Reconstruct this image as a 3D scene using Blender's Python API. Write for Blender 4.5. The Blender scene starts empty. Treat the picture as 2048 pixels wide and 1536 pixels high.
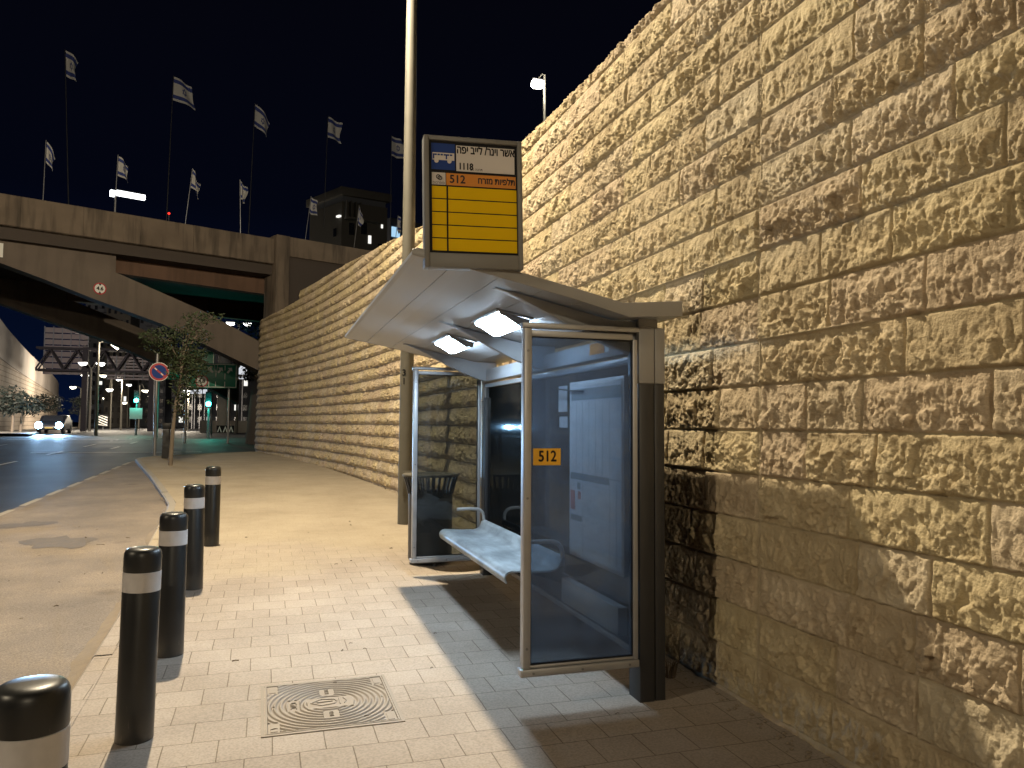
import bpy, bmesh, math, random
import numpy as np
from mathutils import Vector, Matrix, Euler
R = math.radians
rnd = random.Random(7)
scene = bpy.context.scene
COL = scene.collection

# ------------------------------------------------------------------ camera
F_PX, CX, CY = 1540.0, 1024.0, 768.0          # focal length in pixels of a 2048 px wide frame
CAM = np.array([0.0, 0.0, 1.725])
SLOPE = 0.0185                                 # the street climbs gently away from the camera
def _n(v): return v / np.linalg.norm(v)
_Y = _n(np.array([(530 - CX) / F_PX, (845 - CY) / F_PX, 1.0]))
_Z = _n(np.cross(_Y, np.array([1.0, 0.006, 0.0])))
if _Z[1] > 0: _Z = -_Z
_X = np.cross(_Y, _Z)
M = np.stack([_X, _Y, _Z], 1)                  # camera (right, down, forward) = M @ world
cam_data = bpy.data.cameras.new('camera')
cam_data.sensor_width = 36.0
cam_data.lens = F_PX / 2048.0 * 36.0
cam_data.clip_start = 0.05
cam_data.clip_end = 3000
cam = bpy.data.objects.new('camera', cam_data)
COL.objects.link(cam)
rot = Matrix((M[0], -M[1], -M[2])).transposed()
cam.matrix_world = Matrix.Translation(Vector(CAM)) @ rot.to_4x4()
scene.camera = cam

# ------------------------------------------------------------------ world: a dark night sky
world = bpy.data.worlds.new('World')
scene.world = world
world.use_nodes = True
nt = world.node_tree
nt.nodes.clear()
w_out = nt.nodes.new('ShaderNodeOutputWorld')
w_bg = nt.nodes.new('ShaderNodeBackground')
w_co = nt.nodes.new('ShaderNodeTexCoord')
w_sep = nt.nodes.new('ShaderNodeSeparateXYZ')
w_rmp = nt.nodes.new('ShaderNodeValToRGB')
e = w_rmp.color_ramp.elements
e[0].position = 0.0; e[0].color = (0.0016, 0.0052, 0.022, 1)
e[1].position = 0.55; e[1].color = (0.0014, 0.0015, 0.0034, 1)
m_ = w_rmp.color_ramp.elements.new(0.10); m_.color = (0.0012, 0.0034, 0.0135, 1)
m_ = w_rmp.color_ramp.elements.new(0.26); m_.color = (0.0010, 0.0016, 0.0052, 1)
nt.links.new(w_co.outputs['Generated'], w_sep.inputs[0])
nt.links.new(w_sep.outputs['Z'], w_rmp.inputs[0])
nt.links.new(w_rmp.outputs[0], w_bg.inputs['Color'])
w_bg.inputs['Strength'].default_value = 1.0
nt.links.new(w_bg.outputs[0], w_out.inputs['Surface'])

# ------------------------------------------------------------------ exposure, renderer
vs = scene.view_settings
vs.view_transform = 'Standard'
try: vs.look = 'None'
except Exception: pass
vs.exposure = 0.0
vs.gamma = 1.0
scene.render.engine = 'CYCLES'
scene.cycles.use_denoising = True
try: scene.cycles.denoiser = 'OPENIMAGEDENOISE'
except Exception: pass
scene.cycles.max_bounces = 8
scene.cycles.transparent_max_bounces = 16
scene.cycles.sample_clamp_indirect = 4.0
scene.cycles.caustics_reflective = False
scene.cycles.caustics_refractive = False

# main light values
LAMP_POS = (-0.65, 10.6, 10.3)     # the street lamp over the kerb beside the shelter
LAMP_W = 8900
LAMP_COL = (1.0, 0.835, 0.58)
BACK_W = 3600                        # the next lamp of the row, behind the camera
ACROSS_W = 3000                      # its counterpart across the road
LED_E = 82.0
LED_COL = (0.64, 0.83, 1.0)

# ------------------------------------------------------------------ helpers
def ray(x, y): return M.T @ np.array([(x - CX) / F_PX, (y - CY) / F_PX, 1.0])
def at_y(x, y, Y):
    d = ray(x, y); return Vector(CAM + d * (Y / d[1]))
def at_x(x, y, X):
    d = ray(x, y); return Vector(CAM + d * (X / d[0]))
def gz(y): return SLOPE * min(y, 45.0)

def tag(o, label=None, cat=None, group=None, kind=None):
    if label: o['label'] = label
    if cat: o['category'] = cat
    if group: o['group'] = group
    if kind: o['kind'] = kind
    return o
def thing(name, label, cat, loc=(0, 0, 0), rz=0.0, group=None):
    o = bpy.data.objects.new(name, None)
    o.empty_display_size = 0.2
    COL.objects.link(o)
    o.location = loc
    o.rotation_euler = (0, 0, rz)
    return tag(o, label, cat, group)
def copy_tree(o, parent=None):
    c = o.copy(); COL.objects.link(c)
    if parent is not None:
        c.parent = parent
    for ch in list(o.children):
        copy_tree(ch, c)
    return c

class MB:
    """collects faces, then links them as one mesh object"""
    def __init__(s): s.v = []; s.f = []; s.mi = []; s.cur = 0
    def add(s, vs_, fs):
        o = len(s.v); s.v += [tuple(p) for p in vs_]
        for f in fs:
            s.f.append([i + o for i in f]); s.mi.append(s.cur)
        return s
    def box(s, x0, x1, y0, y1, z0, z1):
        p = [(x0, y0, z0), (x1, y0, z0), (x1, y1, z0), (x0, y1, z0), (x0, y0, z1), (x1, y0, z1), (x1, y1, z1), (x0, y1, z1)]
        return s.add(p, [(0, 3, 2, 1), (4, 5, 6, 7), (0, 1, 5, 4), (1, 2, 6, 5), (2, 3, 7, 6), (3, 0, 4, 7)])
    def prism(s, poly, axis, a0, a1):
        """poly: 2-D outline; axis: the axis along which it is extruded from a0 to a1"""
        n = len(poly)
        def P(q, a):
            if axis == 'y': return (q[0], a, q[1])
            if axis == 'x': return (a, q[0], q[1])
            return (q[0], q[1], a)
        vs_ = [P(q, a0) for q in poly] + [P(q, a1) for q in poly]
        fs = [list(range(n))[::-1], list(range(n, 2 * n))]
        for i in range(n): fs.append((i, (i + 1) % n, n + (i + 1) % n, n + i))
        return s.add(vs_, fs)
    def cyl(s, p0, p1, r0, r1=None, n=16, cap=True):
        r1 = r0 if r1 is None else r1
        return s.tube([p0, p1], [r0, r1], n, cap)
    def tube(s, path, rad, n=10, cap=True):
        path = [Vector(p) for p in path]
        if not isinstance(rad, (list, tuple)): rad = [rad] * len(path)
        vs_ = []; up = None
        for i, p in enumerate(path):
            a = path[max(i - 1, 0)]; b = path[min(i + 1, len(path) - 1)]
            t = (b - a).normalized()
            if up is None:
                up = Vector((0, 0, 1)) if abs(t.z) < 0.9 else Vector((1, 0, 0))
            side = t.cross(up)
            if side.length < 1e-6: side = t.cross(Vector((0, 1, 0)))
            side.normalize(); u2 = side.cross(t).normalized(); up = u2
            for k in range(n):
                an = 2 * math.pi * k / n
                vs_.append(p + (side * math.cos(an) + u2 * math.sin(an)) * rad[i])
        fs = []
        for i in range(len(path) - 1):
            for k in range(n):
                a = i * n + k; b = i * n + (k + 1) % n
                fs.append((a, b, b + n, a + n))
        if cap:
            fs.append(list(range(n))[::-1]); fs.append([(len(path) - 1) * n + k for k in range(n)])
        return s.add(vs_, fs)
    def lathe(s, prof, c=(0, 0, 0), n=32):
        vs_ = []
        for r, z in prof:
            for k in range(n):
                a = 2 * math.pi * k / n
                vs_.append((c[0] + r * math.cos(a), c[1] + r * math.sin(a), c[2] + z))
        fs = []
        for i in range(len(prof) - 1):
            for k in range(n):
                a = i * n + k; b = i * n + (k + 1) % n
                fs.append((a, b, b + n, a + n))
        fs.append(list(range(n))[::-1]); fs.append([(len(prof) - 1) * n + k for k in range(n)])
        return s.add(vs_, fs)
    def quad(s, a, b, c, d): return s.add([a, b, c, d], [(0, 1, 2, 3)])
    def mesh(s, me, mat):
        o = len(s.v)
        return s.add([mat @ v.co for v in me.vertices], [list(p.vertices) for p in me.polygons])
    def xform(s, mat, start=0):
        s.v[start:] = [tuple(mat @ Vector(p)) for p in s.v[start:]]
        return s
    def build(s, name, mats, parent=None, bevel=0.0, smooth=False, seg=2, loc=None):
        me = bpy.data.meshes.new(name)
        me.from_pydata(s.v, [], s.f)
        if not isinstance(mats, (list, tuple)): mats = [mats]
        for m in mats: me.materials.append(m)
        if len(mats) > 1: me.polygons.foreach_set('material_index', s.mi)
        me.validate()
        bm = bmesh.new(); bm.from_mesh(me)
        bmesh.ops.recalc_face_normals(bm, faces=bm.faces)
        if bevel > 0:
            ed = [ed for ed in bm.edges if len(ed.link_faces) == 2 and ed.calc_face_angle(0) > R(35)]
            bmesh.ops.bevel(bm, geom=ed, offset=bevel, segments=seg, affect='EDGES', clamp_overlap=True, profile=0.5)
        bm.to_mesh(me); bm.free()
        if smooth or bevel > 0:
            me.polygons.foreach_set('use_smooth', [True] * len(me.polygons))
            try: me.set_sharp_from_angle(angle=R(38))
            except Exception: pass
        o = bpy.data.objects.new(name, me)
        COL.objects.link(o)
        if parent is not None: o.parent = parent
        if loc is not None: o.location = loc
        return o

def text_mesh(txt, size, extrude=0.0, align='CENTER'):
    if any('\u0590' <= c <= '\u05ff' for c in txt):
        txt = txt[::-1]                          # laid out right to left
    cu = bpy.data.curves.new('lettering', 'FONT')
    cu.body = txt; cu.size = size; cu.extrude = extrude
    cu.align_x = align; cu.align_y = 'CENTER'; cu.resolution_u = 4
    o = bpy.data.objects.new('lettering', cu)
    COL.objects.link(o)
    bpy.context.view_layer.update()
    me = bpy.data.meshes.new_from_object(o.evaluated_get(bpy.context.evaluated_depsgraph_get()))
    bpy.data.objects.remove(o); bpy.data.curves.remove(cu)
    return me
# plane that faces the camera side (-y): text x -> +x, text y -> +z
FACE = Matrix(((1, 0, 0, 0), (0, 0, -1, 0), (0, 1, 0, 0), (0, 0, 0, 1)))
def put_text(mb, txt, size, pos, sx=1.0, extrude=0.0, mat=FACE, align='CENTER', bold=0.0):
    me = text_mesh(txt, size, extrude, align)
    offs = [(0, 0)] if bold == 0 else [(-bold, 0), (bold, 0), (0, bold), (0, -bold)]
    for dx, dy in offs:
        mb.mesh(me, Matrix.Translation(pos) @ mat @ Matrix.Translation((dx, dy, 0)) @ Matrix.Diagonal((sx, 1, 1, 1)))
    bpy.data.meshes.remove(me)

# ------------------------------------------------------------------ materials
def new_mat(name):
    m = bpy.data.materials.new(name); m.use_nodes = True
    t = m.node_tree; t.nodes.clear()
    out = t.nodes.new('ShaderNodeOutputMaterial')
    b = t.nodes.new('ShaderNodeBsdfPrincipled')
    t.links.new(b.outputs[0], out.inputs[0])
    return m, t, b, out
def simple(name, col, rough=0.5, metal=0.0, var=0.10, scale=6.0, bump=0.0, bscale=80.0, spec=0.5, coat=0.0, rvar=0.12):
    m, t, b, out = new_mat(name)
    tc = t.nodes.new('ShaderNodeTexCoord')
    nz = t.nodes.new('ShaderNodeTexNoise'); nz.inputs['Scale'].default_value = scale; nz.inputs['Detail'].default_value = 6
    t.links.new(tc.outputs['Object'], nz.inputs['Vector'])
    mix = t.nodes.new('ShaderNodeMix'); mix.data_type = 'RGBA'
    mix.inputs[6].default_value = tuple(c * (1 - var) for c in col) + (1,)
    mix.inputs[7].default_value = tuple(min(1, c * (1 + var)) for c in col) + (1,)
    t.links.new(nz.outputs['Fac'], mix.inputs[0])
    t.links.new(mix.outputs[2], b.inputs['Base Color'])
    mr = t.nodes.new('ShaderNodeMapRange')
    mr.inputs['To Min'].default_value = max(0.02, rough - rvar); mr.inputs['To Max'].default_value = min(1, rough + rvar)
    t.links.new(nz.outputs['Fac'], mr.inputs['Value'])
    t.links.new(mr.outputs[0], b.inputs['Roughness'])
    b.inputs['Metallic'].default_value = metal
    b.inputs['Specular IOR Level'].default_value = spec
    b.inputs['Coat Weight'].default_value = coat
    if bump > 0:
        n2 = t.nodes.new('ShaderNodeTexNoise'); n2.inputs['Scale'].default_value = bscale; n2.inputs['Detail'].default_value = 5
        t.links.new(tc.outputs['Object'], n2.inputs['Vector'])
        bp = t.nodes.new('ShaderNodeBump'); bp.inputs['Strength'].default_value = bump; bp.inputs['Distance'].default_value = 0.01
        t.links.new(n2.outputs['Fac'], bp.inputs['Height']); t.links.new(bp.outputs[0], b.inputs['Normal'])
    return m
def emit(name, col, strength):
    m = bpy.data.materials.new(name); m.use_nodes = True
    t = m.node_tree; t.nodes.clear()
    out = t.nodes.new('ShaderNodeOutputMaterial'); em = t.nodes.new('ShaderNodeEmission')
    em.inputs[0].default_value = tuple(col) + (1,); em.inputs[1].default_value = strength
    t.links.new(em.outputs[0], out.inputs[0])
    return m
def glass_mat(name, tint, dust=0.0, dustcol=(0.5, 0.55, 0.6), rough=0.02, f0=0.06):
    m = bpy.data.materials.new(name); m.use_nodes = True
    t = m.node_tree; t.nodes.clear()
    out = t.nodes.new('ShaderNodeOutputMaterial')
    tr = t.nodes.new('ShaderNodeBsdfTransparent'); tr.inputs[0].default_value = tuple(tint) + (1,)
    gl = t.nodes.new('ShaderNodeBsdfGlossy'); gl.inputs['Roughness'].default_value = rough
    lw = t.nodes.new('ShaderNodeFresnel'); lw.inputs['IOR'].default_value = 1.5
    mx = t.nodes.new('ShaderNodeMixShader')
    t.links.new(lw.outputs[0], mx.inputs[0]); t.links.new(tr.outputs[0], mx.inputs[1]); t.links.new(gl.outputs[0], mx.inputs[2])
    last = mx
    if dust > 0:
        tc = t.nodes.new('ShaderNodeTexCoord')
        nz = t.nodes.new('ShaderNodeTexNoise'); nz.inputs['Scale'].default_value = 5; nz.inputs['Detail'].default_value = 9; nz.inputs['Roughness'].default_value = 0.68
        t.links.new(tc.outputs['Object'], nz.inputs['Vector'])
        mr = t.nodes.new('ShaderNodeMapRange'); mr.inputs['From Min'].default_value = 0.32; mr.inputs['From Max'].default_value = 0.72
        mr.inputs['To Min'].default_value = dust * 0.45; mr.inputs['To Max'].default_value = dust * 1.5
        t.links.new(nz.outputs['Fac'], mr.inputs['Value'])
        df = t.nodes.new('ShaderNodeBsdfDiffuse'); df.inputs[0].default_value = tuple(dustcol) + (1,)
        tl = t.nodes.new('ShaderNodeBsdfTranslucent'); tl.inputs[0].default_value = tuple(dustcol) + (1,)
        dm = t.nodes.new('ShaderNodeMixShader'); dm.inputs[0].default_value = 0.6
        t.links.new(df.outputs[0], dm.inputs[1]); t.links.new(tl.outputs[0], dm.inputs[2])
        m2 = t.nodes.new('ShaderNodeMixShader')
        t.links.new(mr.outputs[0], m2.inputs[0]); t.links.new(mx.outputs[0], m2.inputs[1]); t.links.new(dm.outputs[0], m2.inputs[2])
        last = m2
    t.links.new(last.outputs[0], out.inputs[0])
    return m

MT = {}
MT['grey_paint'] = simple('grey_paint', (0.31, 0.305, 0.30), 0.38, 0.0, 0.06, 3, spec=0.5)
MT['roof_paint'] = simple('roof_paint', (0.335, 0.35, 0.375), 0.44, 0.0, 0.13, 1.7, spec=0.45, rvar=.14)
MT['dark_paint'] = simple('dark_paint', (0.030, 0.030, 0.032), 0.42, 0.0, 0.15, 5)
MT['aluminium'] = simple('aluminium', (0.40, 0.40, 0.41), 0.42, 0.5, 0.2, 7, bump=0.03, bscale=50, rvar=.16)
def worn_bench():
    m, t, b, out = new_mat('bench_paint')
    tc = t.nodes.new('ShaderNodeTexCoord')
    mp = t.nodes.new('ShaderNodeMapping'); mp.inputs['Scale'].default_value = (9, 2.2, 9)
    n1 = t.nodes.new('ShaderNodeTexNoise'); n1.inputs['Scale'].default_value = 1.3; n1.inputs['Detail'].default_value = 8; n1.inputs['Roughness'].default_value = .65
    n2 = t.nodes.new('ShaderNodeTexNoise'); n2.inputs['Scale'].default_value = 3.2; n2.inputs['Detail'].default_value = 7
    t.links.new(tc.outputs['Object'], mp.inputs[0]); t.links.new(mp.outputs[0], n1.inputs['Vector']); t.links.new(tc.outputs['Object'], n2.inputs['Vector'])
    ad = t.nodes.new('ShaderNodeMath'); ad.operation = 'MULTIPLY'; t.links.new(n1.outputs['Fac'], ad.inputs[0]); t.links.new(n2.outputs['Fac'], ad.inputs[1])
    r = t.nodes.new('ShaderNodeValToRGB')
    r.color_ramp.elements[0].position = .16; r.color_ramp.elements[0].color = (.19, .215, .235, 1)
    r.color_ramp.elements[1].position = .34; r.color_ramp.elements[1].color = (.40, .445, .475, 1)
    t.links.new(ad.outputs[0], r.inputs[0]); t.links.new(r.outputs[0], b.inputs['Base Color'])
    mr = t.nodes.new('ShaderNodeMapRange'); mr.inputs['To Min'].default_value = .28; mr.inputs['To Max'].default_value = .6
    t.links.new(n1.outputs['Fac'], mr.inputs['Value']); t.links.new(mr.outputs[0], b.inputs['Roughness'])
    return m
MT['bench_paint'] = worn_bench()
MT['bollard_black'] = simple('bollard_black', (0.013, 0.014, 0.015), 0.30, 0.0, 0.2, 10, spec=0.55, bump=0.04, bscale=30)
def bollard_material():
    m, t, b, out = new_mat('bollard_black')
    tc = t.nodes.new('ShaderNodeTexCoord'); oi = t.nodes.new('ShaderNodeObjectInfo')
    va = t.nodes.new('ShaderNodeVectorMath'); va.operation = 'ADD'
    t.links.new(tc.outputs['Object'], va.inputs[0]); t.links.new(oi.outputs['Location'], va.inputs[1])
    n1 = t.nodes.new('ShaderNodeTexNoise'); n1.inputs['Scale'].default_value = 7; n1.inputs['Detail'].default_value = 8; n1.inputs['Roughness'].default_value = .7
    mp = t.nodes.new('ShaderNodeMapping'); mp.inputs['Scale'].default_value = (30, 30, 6)
    n2 = t.nodes.new('ShaderNodeTexNoise'); n2.inputs['Scale'].default_value = 1.4; n2.inputs['Detail'].default_value = 6
    t.links.new(va.outputs[0], n1.inputs['Vector']); t.links.new(va.outputs[0], mp.inputs[0]); t.links.new(mp.outputs[0], n2.inputs['Vector'])
    sx = t.nodes.new('ShaderNodeSeparateXYZ'); t.links.new(tc.outputs['Object'], sx.inputs[0])
    mr = t.nodes.new('ShaderNodeMapRange'); mr.inputs['From Min'].default_value = .0; mr.inputs['From Max'].default_value = .16; mr.inputs['To Min'].default_value = .55; mr.inputs['To Max'].default_value = .04
    t.links.new(sx.outputs['Z'], mr.inputs['Value'])
    ml = t.nodes.new('ShaderNodeMath'); ml.operation = 'MULTIPLY'; t.links.new(mr.outputs[0], ml.inputs[0]); t.links.new(n1.outputs['Fac'], ml.inputs[1])
    sc = t.nodes.new('ShaderNodeMapRange'); sc.inputs['From Min'].default_value = .66; sc.inputs['From Max'].default_value = .74; sc.inputs['To Max'].default_value = .30
    t.links.new(n2.outputs['Fac'], sc.inputs['Value'])
    ad = t.nodes.new('ShaderNodeMath'); ad.operation = 'ADD'; ad.use_clamp = True; t.links.new(ml.outputs[0], ad.inputs[0]); t.links.new(sc.outputs[0], ad.inputs[1])
    mx = t.nodes.new('ShaderNodeMix'); mx.data_type = 'RGBA'; mx.inputs[6].default_value = (.011, .012, .013, 1); mx.inputs[7].default_value = (.16, .14, .115, 1)
    t.links.new(ad.outputs[0], mx.inputs[0]); t.links.new(mx.outputs[2], b.inputs['Base Color'])
    r2 = t.nodes.new('ShaderNodeMapRange'); r2.inputs['To Min'].default_value = .22; r2.inputs['To Max'].default_value = .52
    t.links.new(n1.outputs['Fac'], r2.inputs['Value']); t.links.new(r2.outputs[0], b.inputs['Roughness'])
    return m
MT['bollard_black'] = bollard_material()
MT['reflective_band'] = simple('reflective_band', (0.52, 0.50, 0.50), 0.5, 0.0, 0.16, 22, bump=0.06, bscale=120)
MT['pole_paint'] = simple('pole_paint', (0.10, 0.094, 0.078), 0.58, 0.0, 0.16, 5, spec=0.3, bump=0.03, bscale=40)
MT['sign_frame_paint'] = simple('sign_frame_paint', (0.19, 0.185, 0.175), 0.5, 0.0, 0.12, 6)
MT['gantry_dark'] = simple('gantry_dark', (0.022, 0.020, 0.024), 0.85, 0.0, 0.15, 3, spec=0.1)
MT['steel'] = simple('steel', (0.25, 0.25, 0.26), 0.42, 0.7, 0.1, 6)
MT['black'] = simple('black', (0.008, 0.008, 0.010), 0.6, 0, 0.1, spec=0.2)
MT['white'] = simple('white', (0.72, 0.72, 0.70), 0.55, 0, 0.05)
MT['sign_yellow'] = simple('sign_yellow', (0.78, 0.50, 0.002), 0.65, 0, 0.05, 3, spec=0.12)
MT['sign_orange'] = simple('sign_orange', (0.68, 0.27, 0.055), 0.65, 0, 0.05, 3, spec=0.12)
MT['sticker_yellow'] = simple('sticker_yellow', (0.90, 0.48, 0.03), 0.5, 0, 0.05, 3)
MT['sign_blue'] = simple('sign_blue', (0.022, 0.055, 0.24), 0.6, 0, 0.05, 3, spec=0.15)
MT['sign_white'] = simple('sign_white', (0.66, 0.62, 0.60), 0.6, 0, 0.05, 3, spec=0.12)
MT['sign_green'] = simple('sign_green', (0.006, 0.20, 0.13), 0.4, 0, 0.08, 3)
MT['sign_red'] = simple('sign_red', (0.40, 0.02, 0.03), 0.4, 0, 0.05, 3)
MT['ink'] = simple('ink', (0.02, 0.008, 0.01), 0.5, 0, 0.05, 3)
MT['paper'] = simple('paper', (0.46, 0.48, 0.51), 0.55, 0, 0.06, 5)
MT['paper_grey'] = simple('paper_grey', (0.16, 0.18, 0.20), 0.55, 0, 0.15, 5)
MT['paper_red'] = simple('paper_red', (0.35, 0.10, 0.09), 0.55, 0, 0.15, 15)
MT['cast_iron'] = simple('cast_iron', (0.26, 0.225, 0.19), 0.6, 0.25, 0.2, 9, bump=0.15, bscale=160)
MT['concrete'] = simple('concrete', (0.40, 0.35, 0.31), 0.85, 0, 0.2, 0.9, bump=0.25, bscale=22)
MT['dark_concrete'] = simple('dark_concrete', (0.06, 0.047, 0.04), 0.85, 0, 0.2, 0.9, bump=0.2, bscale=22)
MT['kerb_stone'] = simple('kerb_stone', (0.29, 0.265, 0.235), 0.8, 0, 0.15, 4, bump=0.2, bscale=60)
MT['bark'] = simple('bark', (0.15, 0.12, 0.09), 0.9, 0, 0.3, 14, bump=0.5, bscale=40)
MT['facade'] = simple('facade', (0.20, 0.18, 0.17), 0.8, 0, 0.15, 0.3)
MT['hill_facade'] = simple('hill_facade', (0.055, 0.05, 0.043), 0.8, 0, 0.15, 0.3)
MT['facade_dark'] = simple('facade_dark', (0.07, 0.075, 0.09), 0.8, 0, 0.15, 0.3)
MT['window_dark'] = simple('window_dark', (0.012, 0.013, 0.016), 0.15, 0, 0.1)
MT['led'] = emit('led', LED_COL, LED_E)
MT['lamp_lens'] = emit('lamp_lens', (1.0, 0.85, 0.60), 30)
MT['lamp_white'] = emit('lamp_white', (1.0, 0.98, 0.93), 8)
MT['lamp_warm'] = emit('lamp_warm', (1.0, 0.90, 0.66), 9)
MT['green_light'] = emit('green_light', (0.04, 1.0, 0.74), 40)
MT['head_light'] = emit('head_light', (0.36, 0.70, 1.0), 110)
MT['red_light'] = emit('red_light', (1.0, 0.03, 0.02), 3)
MT['lit_window'] = emit('lit_window', (0.95, 0.93, 0.85), 1.2)
MT['lit_strip'] = emit('lit_strip', (0.93, 0.97, 1.0), 4.0)
MT['lit_sign'] = emit('lit_sign', (0.9, 0.93, 1.0), 0.75)

# ------------------------------------------------------------------ numpy noise for carved stone
_rs = np.random.RandomState(11)
_PERM = _rs.permutation(65536)
def hsh(ix, iy, k=0):
    a = _PERM[(ix.astype(np.int64) * 7919 + k * 1013) & 65535]
    return _PERM[(a + iy.astype(np.int64) * 104729) & 65535].astype(np.float64) / 65535.0
def perlin(x, y, k=0):
    ix = np.floor(x); iy = np.floor(y); fx = x - ix; fy = y - iy
    ux = fx * fx * fx * (fx * (fx * 6 - 15) + 10); uy = fy * fy * fy * (fy * (fy * 6 - 15) + 10)
    def g(dx, dy):
        a = hsh(ix + dx, iy + dy, k) * 2 * math.pi
        return np.cos(a) * (fx - dx) + np.sin(a) * (fy - dy)
    a = g(0, 0) + ux * (g(1, 0) - g(0, 0)); b = g(0, 1) + ux * (g(1, 1) - g(0, 1))
    return (a + uy * (b - a)) * 1.5
def facets(x, y, k=0):
    """broken-stone facets: every cell a tilted plane, with sharp ridges between the cells"""
    ix = np.floor(x); iy = np.floor(y)
    best = np.full(x.shape, 9e9); val = np.zeros(x.shape); second = np.full(x.shape, 9e9)
    for dx in (-1, 0, 1):
        for dy in (-1, 0, 1):
            cx = ix + dx; cy = iy + dy
            px = cx + hsh(cx, cy, k + 1); py = cy + hsh(cx, cy, k + 2)
            ddx = x - px; ddy = y - py
            d = ddx * ddx + ddy * ddy
            v = (hsh(cx, cy, k + 3) - 0.5) + (hsh(cx, cy, k + 4) - 0.5) * 1.5 * ddx + (hsh(cx, cy, k + 5) - 0.5) * 1.5 * ddy
            m = d < best
            second = np.where(m, best, np.minimum(second, d))
            val = np.where(m, v, val); best = np.where(m, d, best)
    w = np.clip((np.sqrt(second) - np.sqrt(best)) / 0.07, 0, 1)
    return val * w, w
def sstep(x): x = np.clip(x, 0, 1); return x * x * (3 - 2 * x)

def catmull(pts, per=24):
    P = [np.array(p, float) for p in pts]; P = [2 * P[0] - P[1]] + P + [2 * P[-1] - P[-2]]
    out = []
    for i in range(1, len(P) - 2):
        for k in range(per):
            t = k / per
            out.append(0.5 * (2 * P[i] + (P[i + 1] - P[i - 1]) * t + (2 * P[i - 1] - 5 * P[i] + 4 * P[i + 1] - P[i + 2]) * t * t + (3 * P[i] - P[i - 1] - 3 * P[i + 1] + P[i + 2]) * t ** 3))
    out.append(P[-2]); return np.array(out)

# ================================================================== SETTING
# ---- road sheet reaching the horizon
def road_material():
    m, t, b, out = new_mat('asphalt')
    geo = t.nodes.new('ShaderNodeNewGeometry')
    n1 = t.nodes.new('ShaderNodeTexNoise'); n1.inputs['Scale'].default_value = 0.55; n1.inputs['Detail'].default_value = 8
    n2 = t.nodes.new('ShaderNodeTexNoise'); n2.inputs['Scale'].default_value = 170; n2.inputs['Detail'].default_value = 3
    st = t.nodes.new('ShaderNodeMapping'); st.inputs['Scale'].default_value = (1.2, 0.18, 1)
    n3 = t.nodes.new('ShaderNodeTexNoise'); n3.inputs['Scale'].default_value = 1.3; n3.inputs['Detail'].default_value = 6
    for n in (n1, n2): t.links.new(geo.outputs['Position'], n.inputs['Vector'])
    t.links.new(geo.outputs['Position'], st.inputs[0]); t.links.new(st.outputs[0], n3.inputs['Vector'])
    r = t.nodes.new('ShaderNodeValToRGB')
    r.color_ramp.elements[0].position = 0.3; r.color_ramp.elements[0].color = (0.017, 0.018, 0.024, 1)
    r.color_ramp.elements[1].position = 0.75; r.color_ramp.elements[1].color = (0.034, 0.035, 0.042, 1)
    t.links.new(n3.outputs['Fac'], r.inputs[0])
    mix = t.nodes.new('ShaderNodeMix'); mix.data_type = 'RGBA'; mix.blend_type = 'MULTIPLY'; mix.inputs[0].default_value = 0.7
    r2 = t.nodes.new('ShaderNodeValToRGB')
    r2.color_ramp.elements[0].position = 0.35; r2.color_ramp.elements[0].color = (0.45, 0.45, 0.45, 1)
    r2.color_ramp.elements[1].position = 0.65; r2.color_ramp.elements[1].color = (1.35, 1.35, 1.35, 1)
    t.links.new(n2.outputs['Fac'], r2.inputs[0])
    t.links.new(r.outputs[0], mix.inputs[6]); t.links.new(r2.outputs[0], mix.inputs[7])
    t.links.new(mix.outputs[2], b.inputs['Base Color'])
    mr = t.nodes.new('ShaderNodeMapRange'); mr.inputs['To Min'].default_value = 0.52; mr.inputs['To Max'].default_value = 0.80; b.inputs['Specular IOR Level'].default_value = 0.35
    t.links.new(n1.outputs['Fac'], mr.inputs['Value']); t.links.new(mr.outputs[0], b.inputs['Roughness'])
    bp = t.nodes.new('ShaderNodeBump'); bp.inputs['Strength'].default_value = 0.35; bp.inputs['Distance'].default_value = 0.006
    t.links.new(n2.outputs['Fac'], bp.inputs['Height']); t.links.new(bp.outputs[0], b.inputs['Normal'])
    return m
ROAD_DROP = 0.09
def road_z(y): return gz(y) - ROAD_DROP
xs = [-420, -200, -90, -40, -20, -10, -5, 0, 5, 12, 30, 80, 200, 420]
ys = [-60, -20, -5, 0, 5, 10, 15, 20, 25, 30, 35, 40, 43, 45, 47, 52, 70, 100, 160, 260, 500, 1200]
mb = MB()
mb.v = [(x, y, road_z(y) if y < 45 else road_z(45)) for y in ys for x in xs]
nx = len(xs)
for j in range(len(ys) - 1):
    for i in range(nx - 1):
        mb.f.append([j * nx + i, j * nx + i + 1, (j + 1) * nx + i + 1, (j + 1) * nx + i]); mb.mi.append(0)
MT['asphalt'] = road_material()
tag(mb.build('road', MT['asphalt'], smooth=True), kind='structure')

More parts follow.
